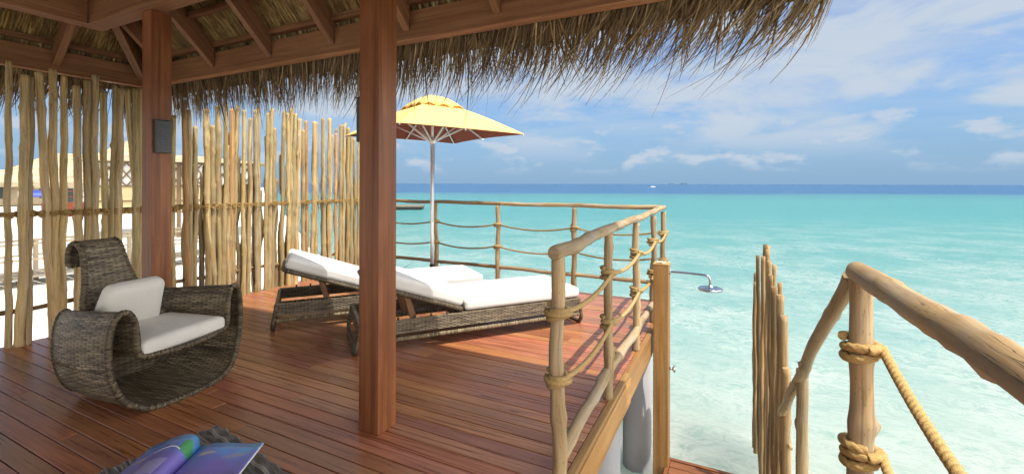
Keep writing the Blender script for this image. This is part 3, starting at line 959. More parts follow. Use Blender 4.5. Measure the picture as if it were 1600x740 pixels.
def railing_far():
    yy = 5.50
    t = thing('rope_railing', 'driftwood railing with sagging rope lines across the far deck edge behind the umbrella', 'railing', (-3, yy, 0), 0, 'driftwood and rope railings of the deck')
    X = [-5.12, -3.98, -2.93, -1.82]; O = -3
    for i, x in enumerate(X):
        random.seed(350 + i)
        b = MB(); v = random.uniform(.85, 1.0)
        b.log((x - O, 0, -.01), (x - O, 0, 1.10), .034, .030, 11, 4, .010, .035, (v, v * .97, v * .9))
        p = b.build('post', M_pole, t)
        for kz in (.835, .53): knot(p, x - O, 0, kz, .032, .014, 2.0, i, tint(.75, .9, .03), 5)
    random.seed(61)
    b = MB(); b.log((-5.45 - O, 0, 1.135), (-2.9 - O, 0, 1.125), .026, .025, 10, 6, .008, .04, (.78, .76, .72)); b.build('top_rail', M_rail, t)
    b = MB(); b.log((-2.91 - O, 0, 1.125), (-.72 - O, 0, 1.125), .025, .027, 10, 6, .008, .04, (1.1, 1.05, .95)); b.build('top_rail', M_rail, t)
    b = MB(); b.log((-5.45 - O, 0, .245), (-2.9 - O, 0, .245), .026, .025, 10, 6, .008, .04, (.8, .78, .74)); b.build('lower_rail', M_rail, t)
    b = MB(); b.log((-2.91 - O, 0, .245), (-.76 - O, 0, .235), .026, .024, 10, 6, .008, .04, (1.0, .97, .9)); b.build('lower_rail', M_rail, t)
    XX = [-5.45] + X + [-.76]
    for i in range(5):
        for z in (.835, .53):
            b = MB(); b.rope(sag((XX[i] - O + .03, -.02, z), (XX[i + 1] - O - .03, -.02, z), .055 if i else .02), .011, .07, 7, 3, tint(.55, .75, .03), 5); b.build('rope', M_rope, t)
railing_far()

# ------------------------------------------------------------------ stair railing, stairs, stick screen, shower
def stair_rail():
    px, py = .456, 2.20
    t = thing('stair_railing', 'heavy driftwood stair railing at the right with thick knotted rope', 'railing', (px, py, 0))
    random.seed(71)
    b = MB(); b.log((0.004, 0, -.45), (0, 0, 1.045), .0425, .039, 18, 4, .006, .022, (.95, .90, .82), None, .05)
    p = b.build('post', M_pole, t)
    knot(p, 0, 0, .755, .043, .0165, 2.1, 2.6, (1.05, 1.0, .9), 10)
    knot(p, 0, 0, .345, .043, .0165, 2.4, 2.6, (1.0, .95, .85), 10)
    random.seed(73)
    b = MB(); b.log((-.012, .02, 1.055), (.010, -1.75, 1.075), .040, .039, 18, 6, .006, .022, (1.08, 1.0, .88), None, .06, .4); b.build('top_rail', M_rail, t)
    # stair rail going down and away
    q = Vector((-.09, 1.90, -1.43))
    b = MB(); b.log((-.022, .035, 1.03), (-.022 + q.x * .66, q.y * .66, 1.03 + q.z * .655), .031, .030, 14, 3, .009, .025, (.95, .92, .85), None, .05); b.build('stair_rail', M_pole, t)
    b = MB(); b.log((-.022 + q.x * .63, q.y * .62, 1.03 + q.z * .62), (q.x - .02, q.y, 1.03 + q.z), .029, .032, 12, 3, .006, .025, (1.05, 1.02, .95), None, .06); b.build('stair_rail', M_pole, t)
    b = MB(); b.log((-.062, 1.14, -1.0), (-.060, 1.14, .205), .031, .034, 12, 3, .008, .03, (.9, .86, .78)); b.build('baluster', M_pole, t)
    for z in (.76, .345):
        b = MB(); b.rope(sag((.062, -.02, z + .01), (.050, -1.70, z + .0), .10, 20), .0165, .085, 18, 3, (1.05, 1.0, .88), 11); b.build('rope', M_rope, t)
    b = MB(); b.log((.03, -1.75, -.05), (.02, -1.75, 1.05), .042, .04, 12, 3, .008, .04, (.9, .88, .8)); b.build('post', M_pole, t)
stair_rail()
def platform():
    t = thing('shower_platform', 'low dark timber platform at the foot of the shower post, just above the water', 'platform', (0, 4, -1.2))
    b = MB()
    for i in range(9):
        b.box((-.52 + .0, -.48 + i * .104, -.03), (.62, -.385 + i * .104, 0), None, tint(.75, 1.1))
    b.build('boards', M_plank, t, .003, 1)
    f = MB(); f.box((-.52, .462, -.14), (.62, .50, .001), None, (.9, .9, .9)); f.box((-.555, -.48, -.14), (-.522, .50, .001), None, (.9, .9, .9)); f.build('fascia', M_plank, t)
    for x in (-.4, .5):
        for y in (-.35, .4):
            l = MB(); l.box((x - .05, y - .05, -1.2), (x + .05, y + .05, -.032)); l.build('leg', M_plank, t)
platform()
def screen():
    t = thing('stick_screen', 'narrow upright screen of thin sticks with stepped tops beside the stair rail', 'screen', (.3, 4.6, -1.2))
    F = 700.
    # x, y positions stepping away from the stair foot; top heights above the sea deck
    spec = [(.375, 4.05, -.02), (.365, 4.14, .36), (.350, 4.24, .50), (.345, 4.36, .54), (.335, 4.46, .56), (.325, 4.56, .60), (.318, 4.66, .71), (.31, 4.77, .66), (.300, 4.88, .78), (.292, 4.97, .70), (.285, 5.06, .80), (.278, 5.15, .68), (.27, 5.25, .79), (.262, 5.33, .66), (.252, 5.42, .36), (.242, 5.52, .44)]
    for i, (x, y, z) in enumerate(spec):
        random.seed(500 + i)
        b = MB(); v = random.choice((.55, .72, .9, 1.05))
        jx = random.uniform(-.045, .045) if i > 2 else 0
        b.log((x - .3 + jx + random.uniform(-.03, .03), y - 4.6, -.6), (x - .3 + jx, y - 4.6, z + 1.2), .033 if i < 4 else .024, .028 if i < 4 else .018, 10, 5, .010, .05, (v, v * .90, v * .74))
        b.build('pole', M_pole, t)
    b = MB(); b.rope([(.10, -.62, .6), (.03, .1, .62), (-.03, 1.0, .6)], .012, .06, 7); b.build('rope_lashing', M_rope, t)
screen()
def shower():
    px, py = -.595, 4.39
    t = thing('outdoor_shower', 'square timber shower post with chrome arm and round rain head over the lagoon', 'shower', (px, py, 0))
    b = MB(); b.box((-.068, -.068, -2.4), (.068, .068, .655)); b.build('post', M_shower, t, .006, 2)
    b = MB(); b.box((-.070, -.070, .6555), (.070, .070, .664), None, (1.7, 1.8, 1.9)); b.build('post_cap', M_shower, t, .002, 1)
    a = MB()
    path = spline([(.069, 0, .585), (.15, 0, .587), (.28, 0, .585), (.375, -.005, .582), (.405, -.005, .568), (.415, -.005, .535), (.415, -.005, .488)], 8)
    a.tube(path, .0105, 14); a.build('arm', M_chrome, t)
    fl = MB(); fl.tube([(.0685, 0, .585), (.079, 0, .585)], .026, 20); fl.build('flange', M_chrome, t)
    h = MB()
    prof = [(.012, .500), (.022, .492), (.03, .478), (.095, .474), (.103, .470), (.103, .456), (.098, .452), (.0, .452)]
    n = 36
    h.grid([[Vector((.415 + rr * cos(2 * pi * k / n), -.005 + rr * sin(2 * pi * k / n), z)) for k in range(n)] for rr, z in prof], None, (1, 1, 1), True, True)
    hd = h.build('shower_head', M_chrome, t)
    nz = MB()
    for k in range(30):
        a_ = k * 2.4; rr = .015 * sqrt(k + .5)
        nz.tube([(.415 + rr * cos(a_), -.005 + rr * sin(a_), .4505), (.415 + rr * cos(a_), -.005 + rr * sin(a_), .446)], .003, 6)
    nz.build('nozzles', M_dark_metal, hd)
    tp = MB(); tp.tube([(.068, 0, -.31), (.10, 0, -.31)], .013, 14); tp.tube([(.10, 0, -.31), (.125, 0, -.31)], [.021, .024], 16)
    tp.tube([(.112, -.034, -.31), (.112, .034, -.31)], .006, 8); tp.tube([(.112, 0, -.344), (.112, 0, -.276)], .006, 8); tp.build('tap', M_chrome, t)
shower()
def blossom():
    t = thing('blossom', 'small white and yellow blossom lying on top of the shower post', 'flower', (-.60, 4.36, .665))
    for k in range(5):
        a = k * 2 * pi / 5 + .3
        b = MB()
        P = []
        for i in range(6):
            s_ = i / 5; w = .016 * sin(pi * min(.97, s_ * .9 + .08)); z = .004 + .014 * s_ - .012 * s_ * s_
            c_ = Vector((cos(a), sin(a), 0)) * (.048 * s_); sd = Vector((-sin(a), cos(a), 0))
            P.append([c_ - sd * w + Vector((0, 0, z + .004)), c_ + Vector((0, 0, z)), c_ + sd * w + Vector((0, 0, z + .003))])
        b.grid(P); b.build('petal', M_petal, t, solid=.0015)
    b = MB(); b.tube([(0, 0, .003), (0, 0, .012)], [.012, .006], 10); b.build('flower_centre', M_petal_y, t)
blossom()

# ------------------------------------------------------------------ cushions
def cushion(mb, cx, cy, cz, sx, sy, sz, r=.03, n=14, puff=.015, M=None, taper=None, crown=0.0):
    """rounded box: half sizes sx, sy, sz"""
    def sph(a, b_, c_):
        p = Vector((a * sx, b_ * sy, c_ * sz))
        q = Vector((max(-sx + r, min(sx - r, p.x)), max(-sy + r, min(sy - r, p.y)), max(-sz + r, min(sz - r, p.z))))
        d = p - q
        if d.length > 1e-7: p = q + d.normalized() * r
        f = (1 - a * a) * (1 - b_ * b_)
        p.z += (puff if c_ > 0 else -puff * .25) * f * (abs(c_))
        p.z += .0022 * mnoise.noise((p.x * 9, p.y * 9, cz * 50 + c_))
        if taper: p.y *= 1 + taper * a
        return p
    ts = [-1 + 2 * i / n for i in range(n + 1)]
    # densify near the edges so that the rounding shows
    def e(t): return math.copysign(1 - (1 - abs(t)) ** 1.7, t)
    ts = [e(t) for t in ts]
    faces = (lambda a, b_: sph(a, b_, 1), lambda a, b_: sph(b_, a, -1), lambda a, b_: sph(a, -1, b_), lambda a, b_: sph(b_, 1, a), lambda a, b_: sph(-1, b_, a), lambda a, b_: sph(1, a, b_))
    off = Vector((cx, cy, cz))
    for fi, fn in enumerate(faces):
        P = [[(M @ (fn(a, b_)) if M is not None else fn(a, b_)) + off for b_ in ts] for a in ts]
        U = [[((a * sx + 3 * fi), b_ * (sz if fi > 1 else sy)) for b_ in ts] for a in ts]
        mb.grid(P, U)
def piping(cx, cy, cz, sx, sy, z, r, M=None, rad=.004, taper=None):
    pts = []
    for (ax, ay, a0) in ((1, 1, 0), (-1, 1, pi / 2), (-1, -1, pi), (1, -1, 1.5 * pi)):
        for k in range(7):
            a = a0 + pi / 2 * k / 6
            p = Vector((ax * (sx - r) + r * cos(a), ay * (sy - r) + r * sin(a), z))
            if taper: p.y *= 1 + taper * p.x / sx
            pts.append((M @ p if M is not None else p) + Vector((cx, cy, cz)))
    b = MB(); b.tube(pts, rad, 6, False, (1, 1, 1), True)
    return b

# ------------------------------------------------------------------ sun loungers
def make_lounger(label):
    t = thing('sun_lounger', label, 'sun lounger', (0, 0, 0), 0, 'wicker sun loungers with white mattresses on the deck')
    L, Wd = 2.08, .70
    th = .028
    f = MB()
    def panel(p0, p1, z0, z1, nrm):
        p0 = Vector(p0); p1 = Vector(p1); d = (p1 - p0); ln = d.length; d.normalize(); nrm = Vector(nrm)
        for s_ in (0, 1):
            o = nrm * (th / 2 if s_ else -th / 2); n = int(ln / .05)
            q = [[p0 + d * (ln * i / n) + o + Vector((0, 0, z)) for i in range(n + 1)] for z in (z0, z1)]
            U = [[(ln * i / n, z) for i in range(n + 1)] for z in (z0, z1)]
            f.grid(q if s_ else [r_[::-1] for r_ in q], U, (1, 1, 1), False)
        for z in (z0, z1):
            a_, b_ = p0 + nrm * -th / 2, p1 + nrm * -th / 2; c_, e_ = p1 + nrm * th / 2, p0 + nrm * th / 2
            o = len(f.v); f.v += [tuple(v + Vector((0, 0, z))) for v in (a_, b_, c_, e_)]
            f.face([o, o + 1, o + 2, o + 3] if z == z1 else [o + 3, o + 2, o + 1, o], [(0, 0), (ln, 0), (ln, .01), (0, .01)])
        for e in (p0, p1):
            o = len(f.v); f.v += [tuple(e - nrm * th / 2 + Vector((0, 0, z0))), tuple(e + nrm * th / 2 + Vector((0, 0, z0))), tuple(e + nrm * th / 2 + Vector((0, 0, z1))), tuple(e - nrm * th / 2 + Vector((0, 0, z1)))]
            f.face([o, o + 1, o + 2, o + 3], [(0, z0), (.02, z0), (.02, z1), (0, z1)])
    Z0, Z1 = .150, .262
    panel((0, 0, 0), (L, 0, 0), Z0, Z1, (0, -1, 0))
    panel((L, Wd, 0), (0, Wd, 0), Z0, Z1, (0, 1, 0))
    panel((L - .001, .014, 0), (L - .001, Wd - .014, 0), Z0, Z1, (1, 0, 0))
    panel((.001, Wd - .014, 0), (.001, .014, 0), Z0, Z1, (-1, 0, 0))
    panel((.84, Wd - .02, 0), (.84, .02, 0), Z0 + .03, Z1 - .02, (-1, 0, 0))
    f.build('frame', M_wick_l, t)
    d = MB(); d.box((.85, .016, .235), (L - .02, Wd - .016, .262)); d.build('bed_panel', M_wick_l, t)
    # bamboo side tubes with bindings
    for y in (0.0, Wd):
        b = MB()
        def shp(i, k, ph, dist): return 1.0 + (.16 if (dist % .23) < .022 else 0)
        b.tube(resample([(-.01, y, .102), (L + .01, y, .102)], .011), .0175, 10, True, (1.25, 1.2, 1.05), False, shp)
        b.build('side_tube', M_wick_l, t)
    c = MB(); c.tube([(L, 0, .108), (L, Wd, .108)], .0165, 10); c.build('cross_tube', M_wick_l, t)
    # looped legs at both ends
    for x, s_ in ((0.0, -1), (L, 1)):
        b = MB()
        ctrl = [(x, .0, .25), (x + s_ * .012, -.008, .16), (x + s_ * .03, .0, .075), (x + s_ * .035, .035, .025), (x + s_ * .035, .10, .0185), (x + s_ * .035, Wd / 2, .0185), (x + s_ * .035, Wd - .10, .0185), (x + s_ * .035, Wd - .035, .025), (x + s_ * .03, Wd, .075), (x + s_ * .012, Wd + .008, .16), (x, Wd, .25)]
        def shp2(i, k, ph, dist): return 1.0 + (.12 if (dist % .12) < .016 else 0)
        b.tube(resample(spline(ctrl, 8), .012), .0185, 10, True, (.75, .72, .68), False, shp2); b.build('leg', M_wick_l, t)
    # pegs on the notched frame edge
    for y in (.0, Wd):
        for i in range(5):
            pg = MB(); pg.box((.16 + i * .14 - .008, y - .008, Z1), (.16 + i * .14 + .008, y + .008, Z1 + .022), None, (.3, .3, .3)); pg.build('notch_peg', M_wick_l, t)
    # backrest
    ang = radians(19.5); hx, hz = .86, .272
    R = Matrix.Rotation(ang, 4, 'Y')
    br = MB()
    MM = Matrix.Translation((hx, Wd / 2, hz)) @ R
    BL = .86
    for z0, z1, y0, y1, x0, x1 in ((-.0, .032, -Wd / 2 + .01, Wd / 2 - .01, -BL, 0),):
        n = 20
        for z, fl in ((z1, False), (z0, True)):
            q = [[MM @ Vector((x0 + (x1 - x0) * i / n, y, z)) for i in range(n + 1)] for y in (y0, y1)]
            U = [[((x1 - x0) * i / n, y) for i in range(n + 1)] for y in (y0, y1)]
            br.grid(q[::-1] if fl else q, U[::-1] if fl else U, (.8, .8, .8), False)
    br.build('backrest', M_wick_l, t)
    rim = MB()
    pts = [MM @ Vector(p) for p in ((0, -Wd / 2 + .012, .016), (-BL + .06, -Wd / 2 + .012, .016), (-BL + .015, -Wd / 2 + .03, .016), (-BL, -Wd / 2 + .08, .016), (-BL, Wd / 2 - .08, .016), (-BL + .015, Wd / 2 - .03, .016), (-BL + .06, Wd / 2 - .012, .016), (0, Wd / 2 - .012, .016))]
    rim.tube(resample(pts, .03), .021, 10, True, (.7, .68, .62)); rim.build('backrest_rim', M_wick_l, t)
    for y_, w_ in ((.10, -.235), (Wd - .10, .235)):
        pr = MB(); pr.beam((.47, y_, .16), MM @ Vector((-.50, w_, .0)), .05, .055, (0, 1, 0)); pr.build('prop', M_beam, t, .004, 2)
    # mattress in two sections
    m = MB(); cushion(m, (.885 + L + .015) / 2, Wd / 2, .268 + .050, (L + .015 - .885) / 2, Wd / 2 + .005, .050, .034, 22, .014)
    mo = m.build('mattress', M_cush, t)
    piping((.885 + L + .015) / 2, Wd / 2, .268 + .050, (L + .015 - .885) / 2 - .006, Wd / 2 - .001, .030, .034).build('piping', M_piping, mo)
    k = MB()
    off = MM @ Vector((-BL / 2 - .005, 0, .034 + .056))
    cushion(k, off.x, off.y, off.z, BL / 2 - .005, Wd / 2 + .005, .056, .036, 22, .012, R.to_3x3())
    ko = k.build('back_cushion', M_cush, t)
    piping(off.x, off.y, off.z, BL / 2 - .011, Wd / 2 - .001, .030, .034, R.to_3x3()).build('piping', M_piping, ko)
    return t
PH = atan2(1.65, 1.335)
l1 = make_lounger('wicker sun lounger with white mattress nearest the camera, half behind the timber column')
l1.location = (-2.69, 2.70, 0); l1.rotation_euler = (0, 0, PH)
l2 = copy_tree(l1)
l2['label'] = 'wicker sun lounger with white mattress closer to the stick fence, beside the umbrella pole'
l2.location = (-3.861, 2.81, 0); l2.rotation_euler = (0, 0, PH)

# ------------------------------------------------------------------ umbrella
def umbrella():
    ux, uy = -3.53, 4.80
    t = thing('patio_umbrella', 'square yellow patio umbrella with rust red underside and aluminium pole', 'umbrella', (ux, uy, 0))
    ze, za, hd = 2.035, 2.50, 1.205
    a0 = radians(19.8)
    cs = [Vector((hd * cos(a0 + k * pi / 2), hd * sin(a0 + k * pi / 2), ze)) for k in range(4)]
    top = Vector((0, 0, za))
    n = 12
    def panel(mb, c0, c1, dz, sag_, t0=0.0, c=(1, 1, 1), flip=False, edge=0.0):
        P = []
        for i in range(n + 1):
            s_ = t0 + (1 - t0) * i / n
            row = []
            for j in range(n + 1):
                q = top.lerp(c0, s_).lerp(top.lerp(c1, s_), j / n)
                w = 4 * (j / n) * (1 - j / n)
                q = q + Vector((0, 0, dz - sag_ * w * s_ * s_ + .03 * sin(pi * s_)))
                mid = (c0 + c1) * .5; mid.z = 0
                q = q - mid.normalized() * (.05 * w * s_ * s_ * s_)
                row.append(q)
            P.append(row)
        mb.grid(P if not flip else [r_[::-1] for r_ in P], None, c)
    cn = MB(); un = MB()
    for k in range(4):
        panel(cn, cs[k], cs[(k + 1) % 4], .0, -.012, .10)
        panel(un, cs[k], cs[(k + 1) % 4], -.008, -.012, .10, (1, 1, 1), True)
    co = cn.build('canopy', M_canopy, t)
    un.build('canopy_lining', M_lining, t)
    # hem band closing the two skins
    # vent cap with scalloped openings
    vt = MB()
    vtop = Vector((0, 0, za + .050)); vs = .36
    for k in range(4):
        c0 = top.lerp(cs[k], vs); c1 = top.lerp(cs[(k + 1) % 4], vs)
        c0 = c0 + Vector((0, 0, .065)); c1 = c1 + Vector((0, 0, .065))
        m_ = 16; P = []
        for i in range(9):
            s_ = i / 8; row = []
            for j in range(m_ + 1):
                q = vtop.lerp(c0, s_).lerp(vtop.lerp(c1, s_), j / m_)
                q.z += -.035 * abs(math.cos(pi * 1.5 * j / m_ * 1.0)) * s_ * s_ * 0 + .03 * sin(pi * s_) - (.045 * (1 - abs(sin(pi * 3 * j / m_)))) * s_ ** 3
                row.append(q)
            P.append(row)
        vt.grid(P)
    vt.build('vent_cap', M_canopy, co, solid=.006)
    vs_ = MB()
    for k in range(4):
        c0 = top.lerp(cs[k], vs * .93); c1 = top.lerp(cs[(k + 1) % 4], vs * .93)
        row0 = [c0.lerp(c1, j / 10) + Vector((0, 0, .018)) for j in range(11)]; row1 = [c0.lerp(c1, j / 10) + Vector((0, 0, .075 - .03 * (1 - abs(sin(pi * 3 * j / 10))))) for j in range(11)]
        vs_.grid([row0, row1])
    vs_.build('vent_skirt', M_vent, co, solid=.003)
    p = MB(); p.tube([(0, 0, .0), (0, 0, 1.93)], .0235, 18); p.tube([(0, 0, 1.93), (0, 0, za + .02)], .017, 14); p.build('pole', M_alu, t)
    h = MB(); h.tube([(0, 0, 1.915), (0, 0, 1.93), (0, 0, 1.97), (0, 0, 1.985)], [.034, .047, .047, .036], 18); h.tube([(0, 0, za - .06), (0, 0, za - .02)], .045, 16); h.build('hub', M_alu, t)
    for k in range(8):
        a = a0 + k * pi / 4
        R_ = hd * (1 if k % 2 == 0 else cos(pi / 4) - .035)
        tip = Vector((R_ * cos(a), R_ * sin(a), ze + (.006 if k % 2 == 0 else .012) - .02)); hub = Vector((.035 * cos(a), .035 * sin(a), za - .045))
        rb = MB(); rb.beam(hub, tip, .014, .02); r_ = rb.build('rib', M_alu, t)
        mid = hub.lerp(tip, .52) - Vector((0, 0, .012))
        st = MB(); st.beam((.045 * cos(a), .045 * sin(a), 1.955), mid, .016, .018); st.build('strut', M_alu, r_)
    rp = MB(); rp.tube([(.05, -.01, 1.92), (.033, -.02, 1.3), (.028, -.02, .9)], .0025, 6); rp.build('pull_cord', M_dark_metal, t)
    b = MB(); b.box((-.28, -.28, .003), (.28, .28, .055)); b.tube([(0, 0, .055), (0, 0, .35)], .033, 16); b.build('base', M_dark_metal, t, .008, 2)
umbrella()

# ------------------------------------------------------------------ wicker armchair
def armchair():
    t = thing('wicker_armchair', 'sculpted wicker lounge armchair with rolled arms, tall back and pale cushions by the fence', 'armchair', (-3.285, 1.735, 0), radians(11))
    # front profile (y, z): right arm inner top -> over -> outer bulge -> base -> other side -> seat
    prof = [(-.292, .365), (-.298, .46), (-.312, .555), (-.345, .610), (-.385, .600), (-.412, .545), (-.425, .46), (-.425, .34), (-.405, .22), (-.36, .11), (-.28, .035), (-.19, .012),
            (0, .012), (.19, .012), (.28, .035), (.36, .11), (.405, .22), (.425, .34), (.425, .46), (.412, .545), (.385, .60), (.345, .61), (.312, .555), (.298, .46), (.292, .365), (.24, .325), (0, .315), (-.24, .325)]
    loop = spline([Vector((0, y, z)) for y, z in prof], 5, True)
    loop = resample(loop + [loop[0]], .02)[:-1]
    D = .63; nx = 26
    b = MB(); P = []; U = []
    per = [0]
    for i in range(1, len(loop) + 1): per.append(per[-1] + (loop[i % len(loop)] - loop[i - 1]).length)
    front = []
    for i in range(nx + 1):
        s_ = i / nx; x = .02 - D * s_
        row = []
        for q in loop:
            k_ = 1 - .16 * s_ ** 2.2
            z = q.z
            hz = z / .61
            # the sides sweep back and tuck in at the rear; front lip of the base sits further back
            xx = x + (.045 * (1 - hz) * 0) - .05 * abs(q.y) / .42 * (1 - s_) + .06 * (1 - (q.y / .43) ** 2) * (1 - s_) * (1 if z < .25 else .35)
            zz = z * (1 - .05 * s_) + .012 * s_ if z > .05 else z + .035 * max(0, s_ - .8) * 2
            if z > .3: zz += -.03 * s_
            row.append(Vector((xx, q.y * k_ * 1.05, max(.008, zz * 1.03 if zz > .3 else zz))))
        P.append(row); U.append([(x, p_) for p_ in per])
    front = P[0]; rear = P[-1]
    # strands run along the depth direction: swap uv so that rows follow the profile
    b.grid(P, U, (1, 1, 1), True, True)
    b.build('shell', M_wick, t, solid=.014)
    rm = MB()
    def braid(mb, pts, r, c, closed=False):
        Q = resample(list(pts) + ([pts[0]] if closed else []), .0055)
        def shp(i, k, ph, dist):
            x = (3 * (ph / (2 * pi) - dist / .075)) % 1.0
            return .78 + .32 * sqrt(max(0, 1 - (2 * x - 1) ** 2))
        mb.tube(Q, r, 10, not closed, c, False, shp)
    braid(rm, front, .0185, (.62, .60, .56), True); rm.build('rim', M_wick, t)
    r2 = MB(); braid(r2, rear, .015, (.55, .53, .5), True); r2.build('rim', M_wick, t)
    # back: tall tapering panel rising from the rear of the seat, rolled over at the top
    P = []; U = []
    side = spline([Vector((-.50, 0, .30)), Vector((-.575, 0, .45)), Vector((-.635, 0, .62)), Vector((-.685, 0, .80)), Vector((-.715, 0, .92)), Vector((-.74, 0, .965)), Vector((-.785, 0, .985)), Vector((-.83, 0, .965)), Vector((-.85, 0, .91)), Vector((-.85, 0, .83))], 6)
    ln = 0; pv = side[0]
    edgeL = []; edgeR = []
    for q in side:
        ln += (q - pv).length; pv = q
        f = min(1, ln / .70)
        hw = .36 * (1 - f) ** 2.0 + .118 * (1 - (1 - f) ** 2.0)
        row = []; ur = []
        for j in range(17):
            y = -1 + 2 * j / 16
            curve = .06 * (1 - f) * y * y
            row.append(Vector((q.x + curve, y * hw - .045 * min(1, f * 2), q.z))); ur.append((y * hw, ln))
        P.append(row); U.append(ur); edgeL.append(row[0]); edgeR.append(row[-1])
    k = MB(); k.grid(P, U); k.build('backrest', M_wick, t, solid=.03)
    e = MB(); braid(e, edgeL, .019, (.7, .68, .62)); braid(e, edgeR, .019, (.7, .68, .62)); braid(e, P[-1], .019, (.7, .68, .62)); e.build('backrest_rim', M_wick, t)
    # woven panel closing the hollow base at the rear
    k = MB(); P = []; U = []
    for i in range(13):
        z = .02 + .31 * i / 12; hwz = .19 + .15 * sin(pi * min(1, z / .40) * .5)
        P.append([Vector((-.585 - .02 * (1 - (y_ / 8) ** 2), y_ / 8 * hwz, z)) for y_ in range(-8, 9)]); U.append([(y_ / 8 * hwz, z) for y_ in range(-8, 9)])
    k.grid(P, U, (.7, .7, .7)); k.build('rear_panel', M_wick, t, solid=.014)
    c = MB(); cushion(c, -.245, 0, .380, .262, .282, .052, .038, 18, .012, None, .04)
    co = c.build('seat_cushion', M_cush_rib, t)
    piping(-.245, 0, .380, .256, .277, .026, .036, None, .004, .04).build('piping', M_piping, co)
    R = Matrix.Rotation(radians(-69), 3, 'Y')
    b2 = MB(); cushion(b2, -.465, -.035, .565, .172, .200, .058, .05, 18, .022, R, -.10); b2.build('back_cushion', M_cush_rib, t)
armchair()

# ------------------------------------------------------------------ woven table with magazine
def table():
    t = thing('woven_table', 'low dark woven rattan table in the foreground with rounded edges', 'table', (-1.554, .712, 0), radians(-9))
    hx, hy, H = .50, .40, .372
    b = MB()
    su, sv = .052, .030
    def weave(u, v):
        row = math.floor(v / sv); f = v / sv - row
        return (1 - abs(2 * f - 1) ** 2.2) * (.52 + .48 * sin(pi * (u / su + row)))
    n = 190
    P = []; U = []
    r = .035
    for i in range(n + 1):
        a = -1 + 2 * i / n; row = []; ur = []
        for j in range(n + 1):
            c = -1 + 2 * j / n
            # square of top wrapped over rounded edges
            def wrap(s_, h):
                L_ = h + .11
                d = s_ * L_
                lim = h - r
                if abs(d) <= lim: return d, 0.0, 0.0
                ex = abs(d) - lim
                arc = r * pi / 2
                if ex < arc: th_ = ex / r; return math.copysign(lim + r * sin(th_), d), r * (1 - cos(th_)), th_
                return math.copysign(h, d), r + (ex - arc), pi / 2
            x, dzx, tx = wrap(a, hx); y, dzy, ty = wrap(c, hy)
            z = H - max(dzx, dzy)
            u, v = a * (hx + .11), c * (hy + .11)
            hgt = weave(u, v) * .0095 * (1 - .75 * min(tx, ty) / 1.5708) - .0045
            nx_ = sin(tx) * math.copysign(1, x); ny_ = sin(ty) * math.copysign(1, y); nz_ = max(0.0, min(cos(tx), cos(ty)))
            N = Vector((nx_, ny_, nz_ + .02)).normalized()
            row.append(Vector((x, y, z)) + N * hgt); ur.append((u, v))
        P.append(row); U.append(ur)
    b.grid(P, U); b.build('woven_top', M_wick_t, t)
    k = MB()
    for sx, sy in ((1, 1), (1, -1), (-1, 1), (-1, -1)):
        l = MB(); l.tube([(sx * (hx - .05), sy * (hy - .05), 0), (sx * (hx - .04), sy * (hy - .04), H - .09)], .028, 12, True, (.6, .6, .6)); l.build('leg', M_wick_t, t)
table()
def page_mat(name, left):
    m, k, p = mat(name)
    uv = k.uv(); u, v, _ = k.sep(uv)
    n = k.noise(k.comb(k.math('MULTIPLY', u, 3), k.math('MULTIPLY', v, 3), 1.0 if left else 5.0), 1, 4, .55, .6)
    f = k.math('ADD', k.math('MULTIPLY', v, .75), k.math('MULTIPLY', k.math('SUBTRACT', n, .5), .6))
    c = k.ramp(f, [(.05, (.11, .10, .30)), (.35, (.20, .15, .50)), (.58, (.15, .22, .66)), (.78, (.09, .42, .78)), (1.0, (.20, .60, .85))])
    def ell(cx, cy, rx, ry, rot=0.0, soft=.35, nz=.5):
        a = k.math('SUBTRACT', u, cx); b_ = k.math('SUBTRACT', v, cy)
        ca, sa = cos(rot), sin(rot)
        x = k.math('ADD', k.math('MULTIPLY', a, ca / rx), k.math('MULTIPLY', b_, sa / rx))
        y = k.math('ADD', k.math('MULTIPLY', a, -sa / ry), k.math('MULTIPLY', b_, ca / ry))
        d = k.math('SQRT', k.math('ADD', k.math('POWER', x, 2.0), k.math('POWER', y, 2.0)))
        nn = k.noise(k.comb(k.math('MULTIPLY', u, 22), k.math('MULTIPLY', v, 22), cx * 9), 1, 3, .6)
        d = k.math('ADD', d, k.math('MULTIPLY', k.math('SUBTRACT', nn, .5), nz))
        return k.mapr(d, 1 - soft, 1.0, 1, 0, True)
    def rect(x0, x1, y0, y1):
        return k.math('MULTIPLY', k.math('MULTIPLY', k.math('GREATER_THAN', u, x0), k.math('LESS_THAN', u, x1)), k.math('MULTIPLY', k.math('GREATER_THAN', v, y0), k.math('LESS_THAN', v, y1)))
    if left:
        c = k.mix(ell(.90, .80, .12, .14, .5), c, (.07, .30, .10))
        c = k.mix(k.math('MULTIPLY', ell(.20, .62, .16, .035, .35, .5, 1.0), .9), c, (.62, .55, .40))
        tx = k.noise(k.comb(k.math('MULTIPLY', u, 60), k.math('MULTIPLY', v, 90), 0), 1, 2, .5)
        c = k.mix(k.math('MULTIPLY', rect(.45, .82, .24, .52), k.mapr(tx, .45, .6, .45, .85)), c, (.46, .44, .74))
    else:
        c = k.mix(k.math('MULTIPLY', ell(.25, .80, .17, .05, .2, .6, 1.2), .8), c, (.55, .50, .38))
        c = k.mix(k.math('MULTIPLY', ell(.72, .76, .24, .07, .25, .7, 1.2), .6), c, (.36, .34, .36))
    k.put(p.inputs['Base Color'], c)
    p.inputs['Roughness'].default_value = .28
    p.inputs['Specular IOR Level'].default_value = .5
    return m
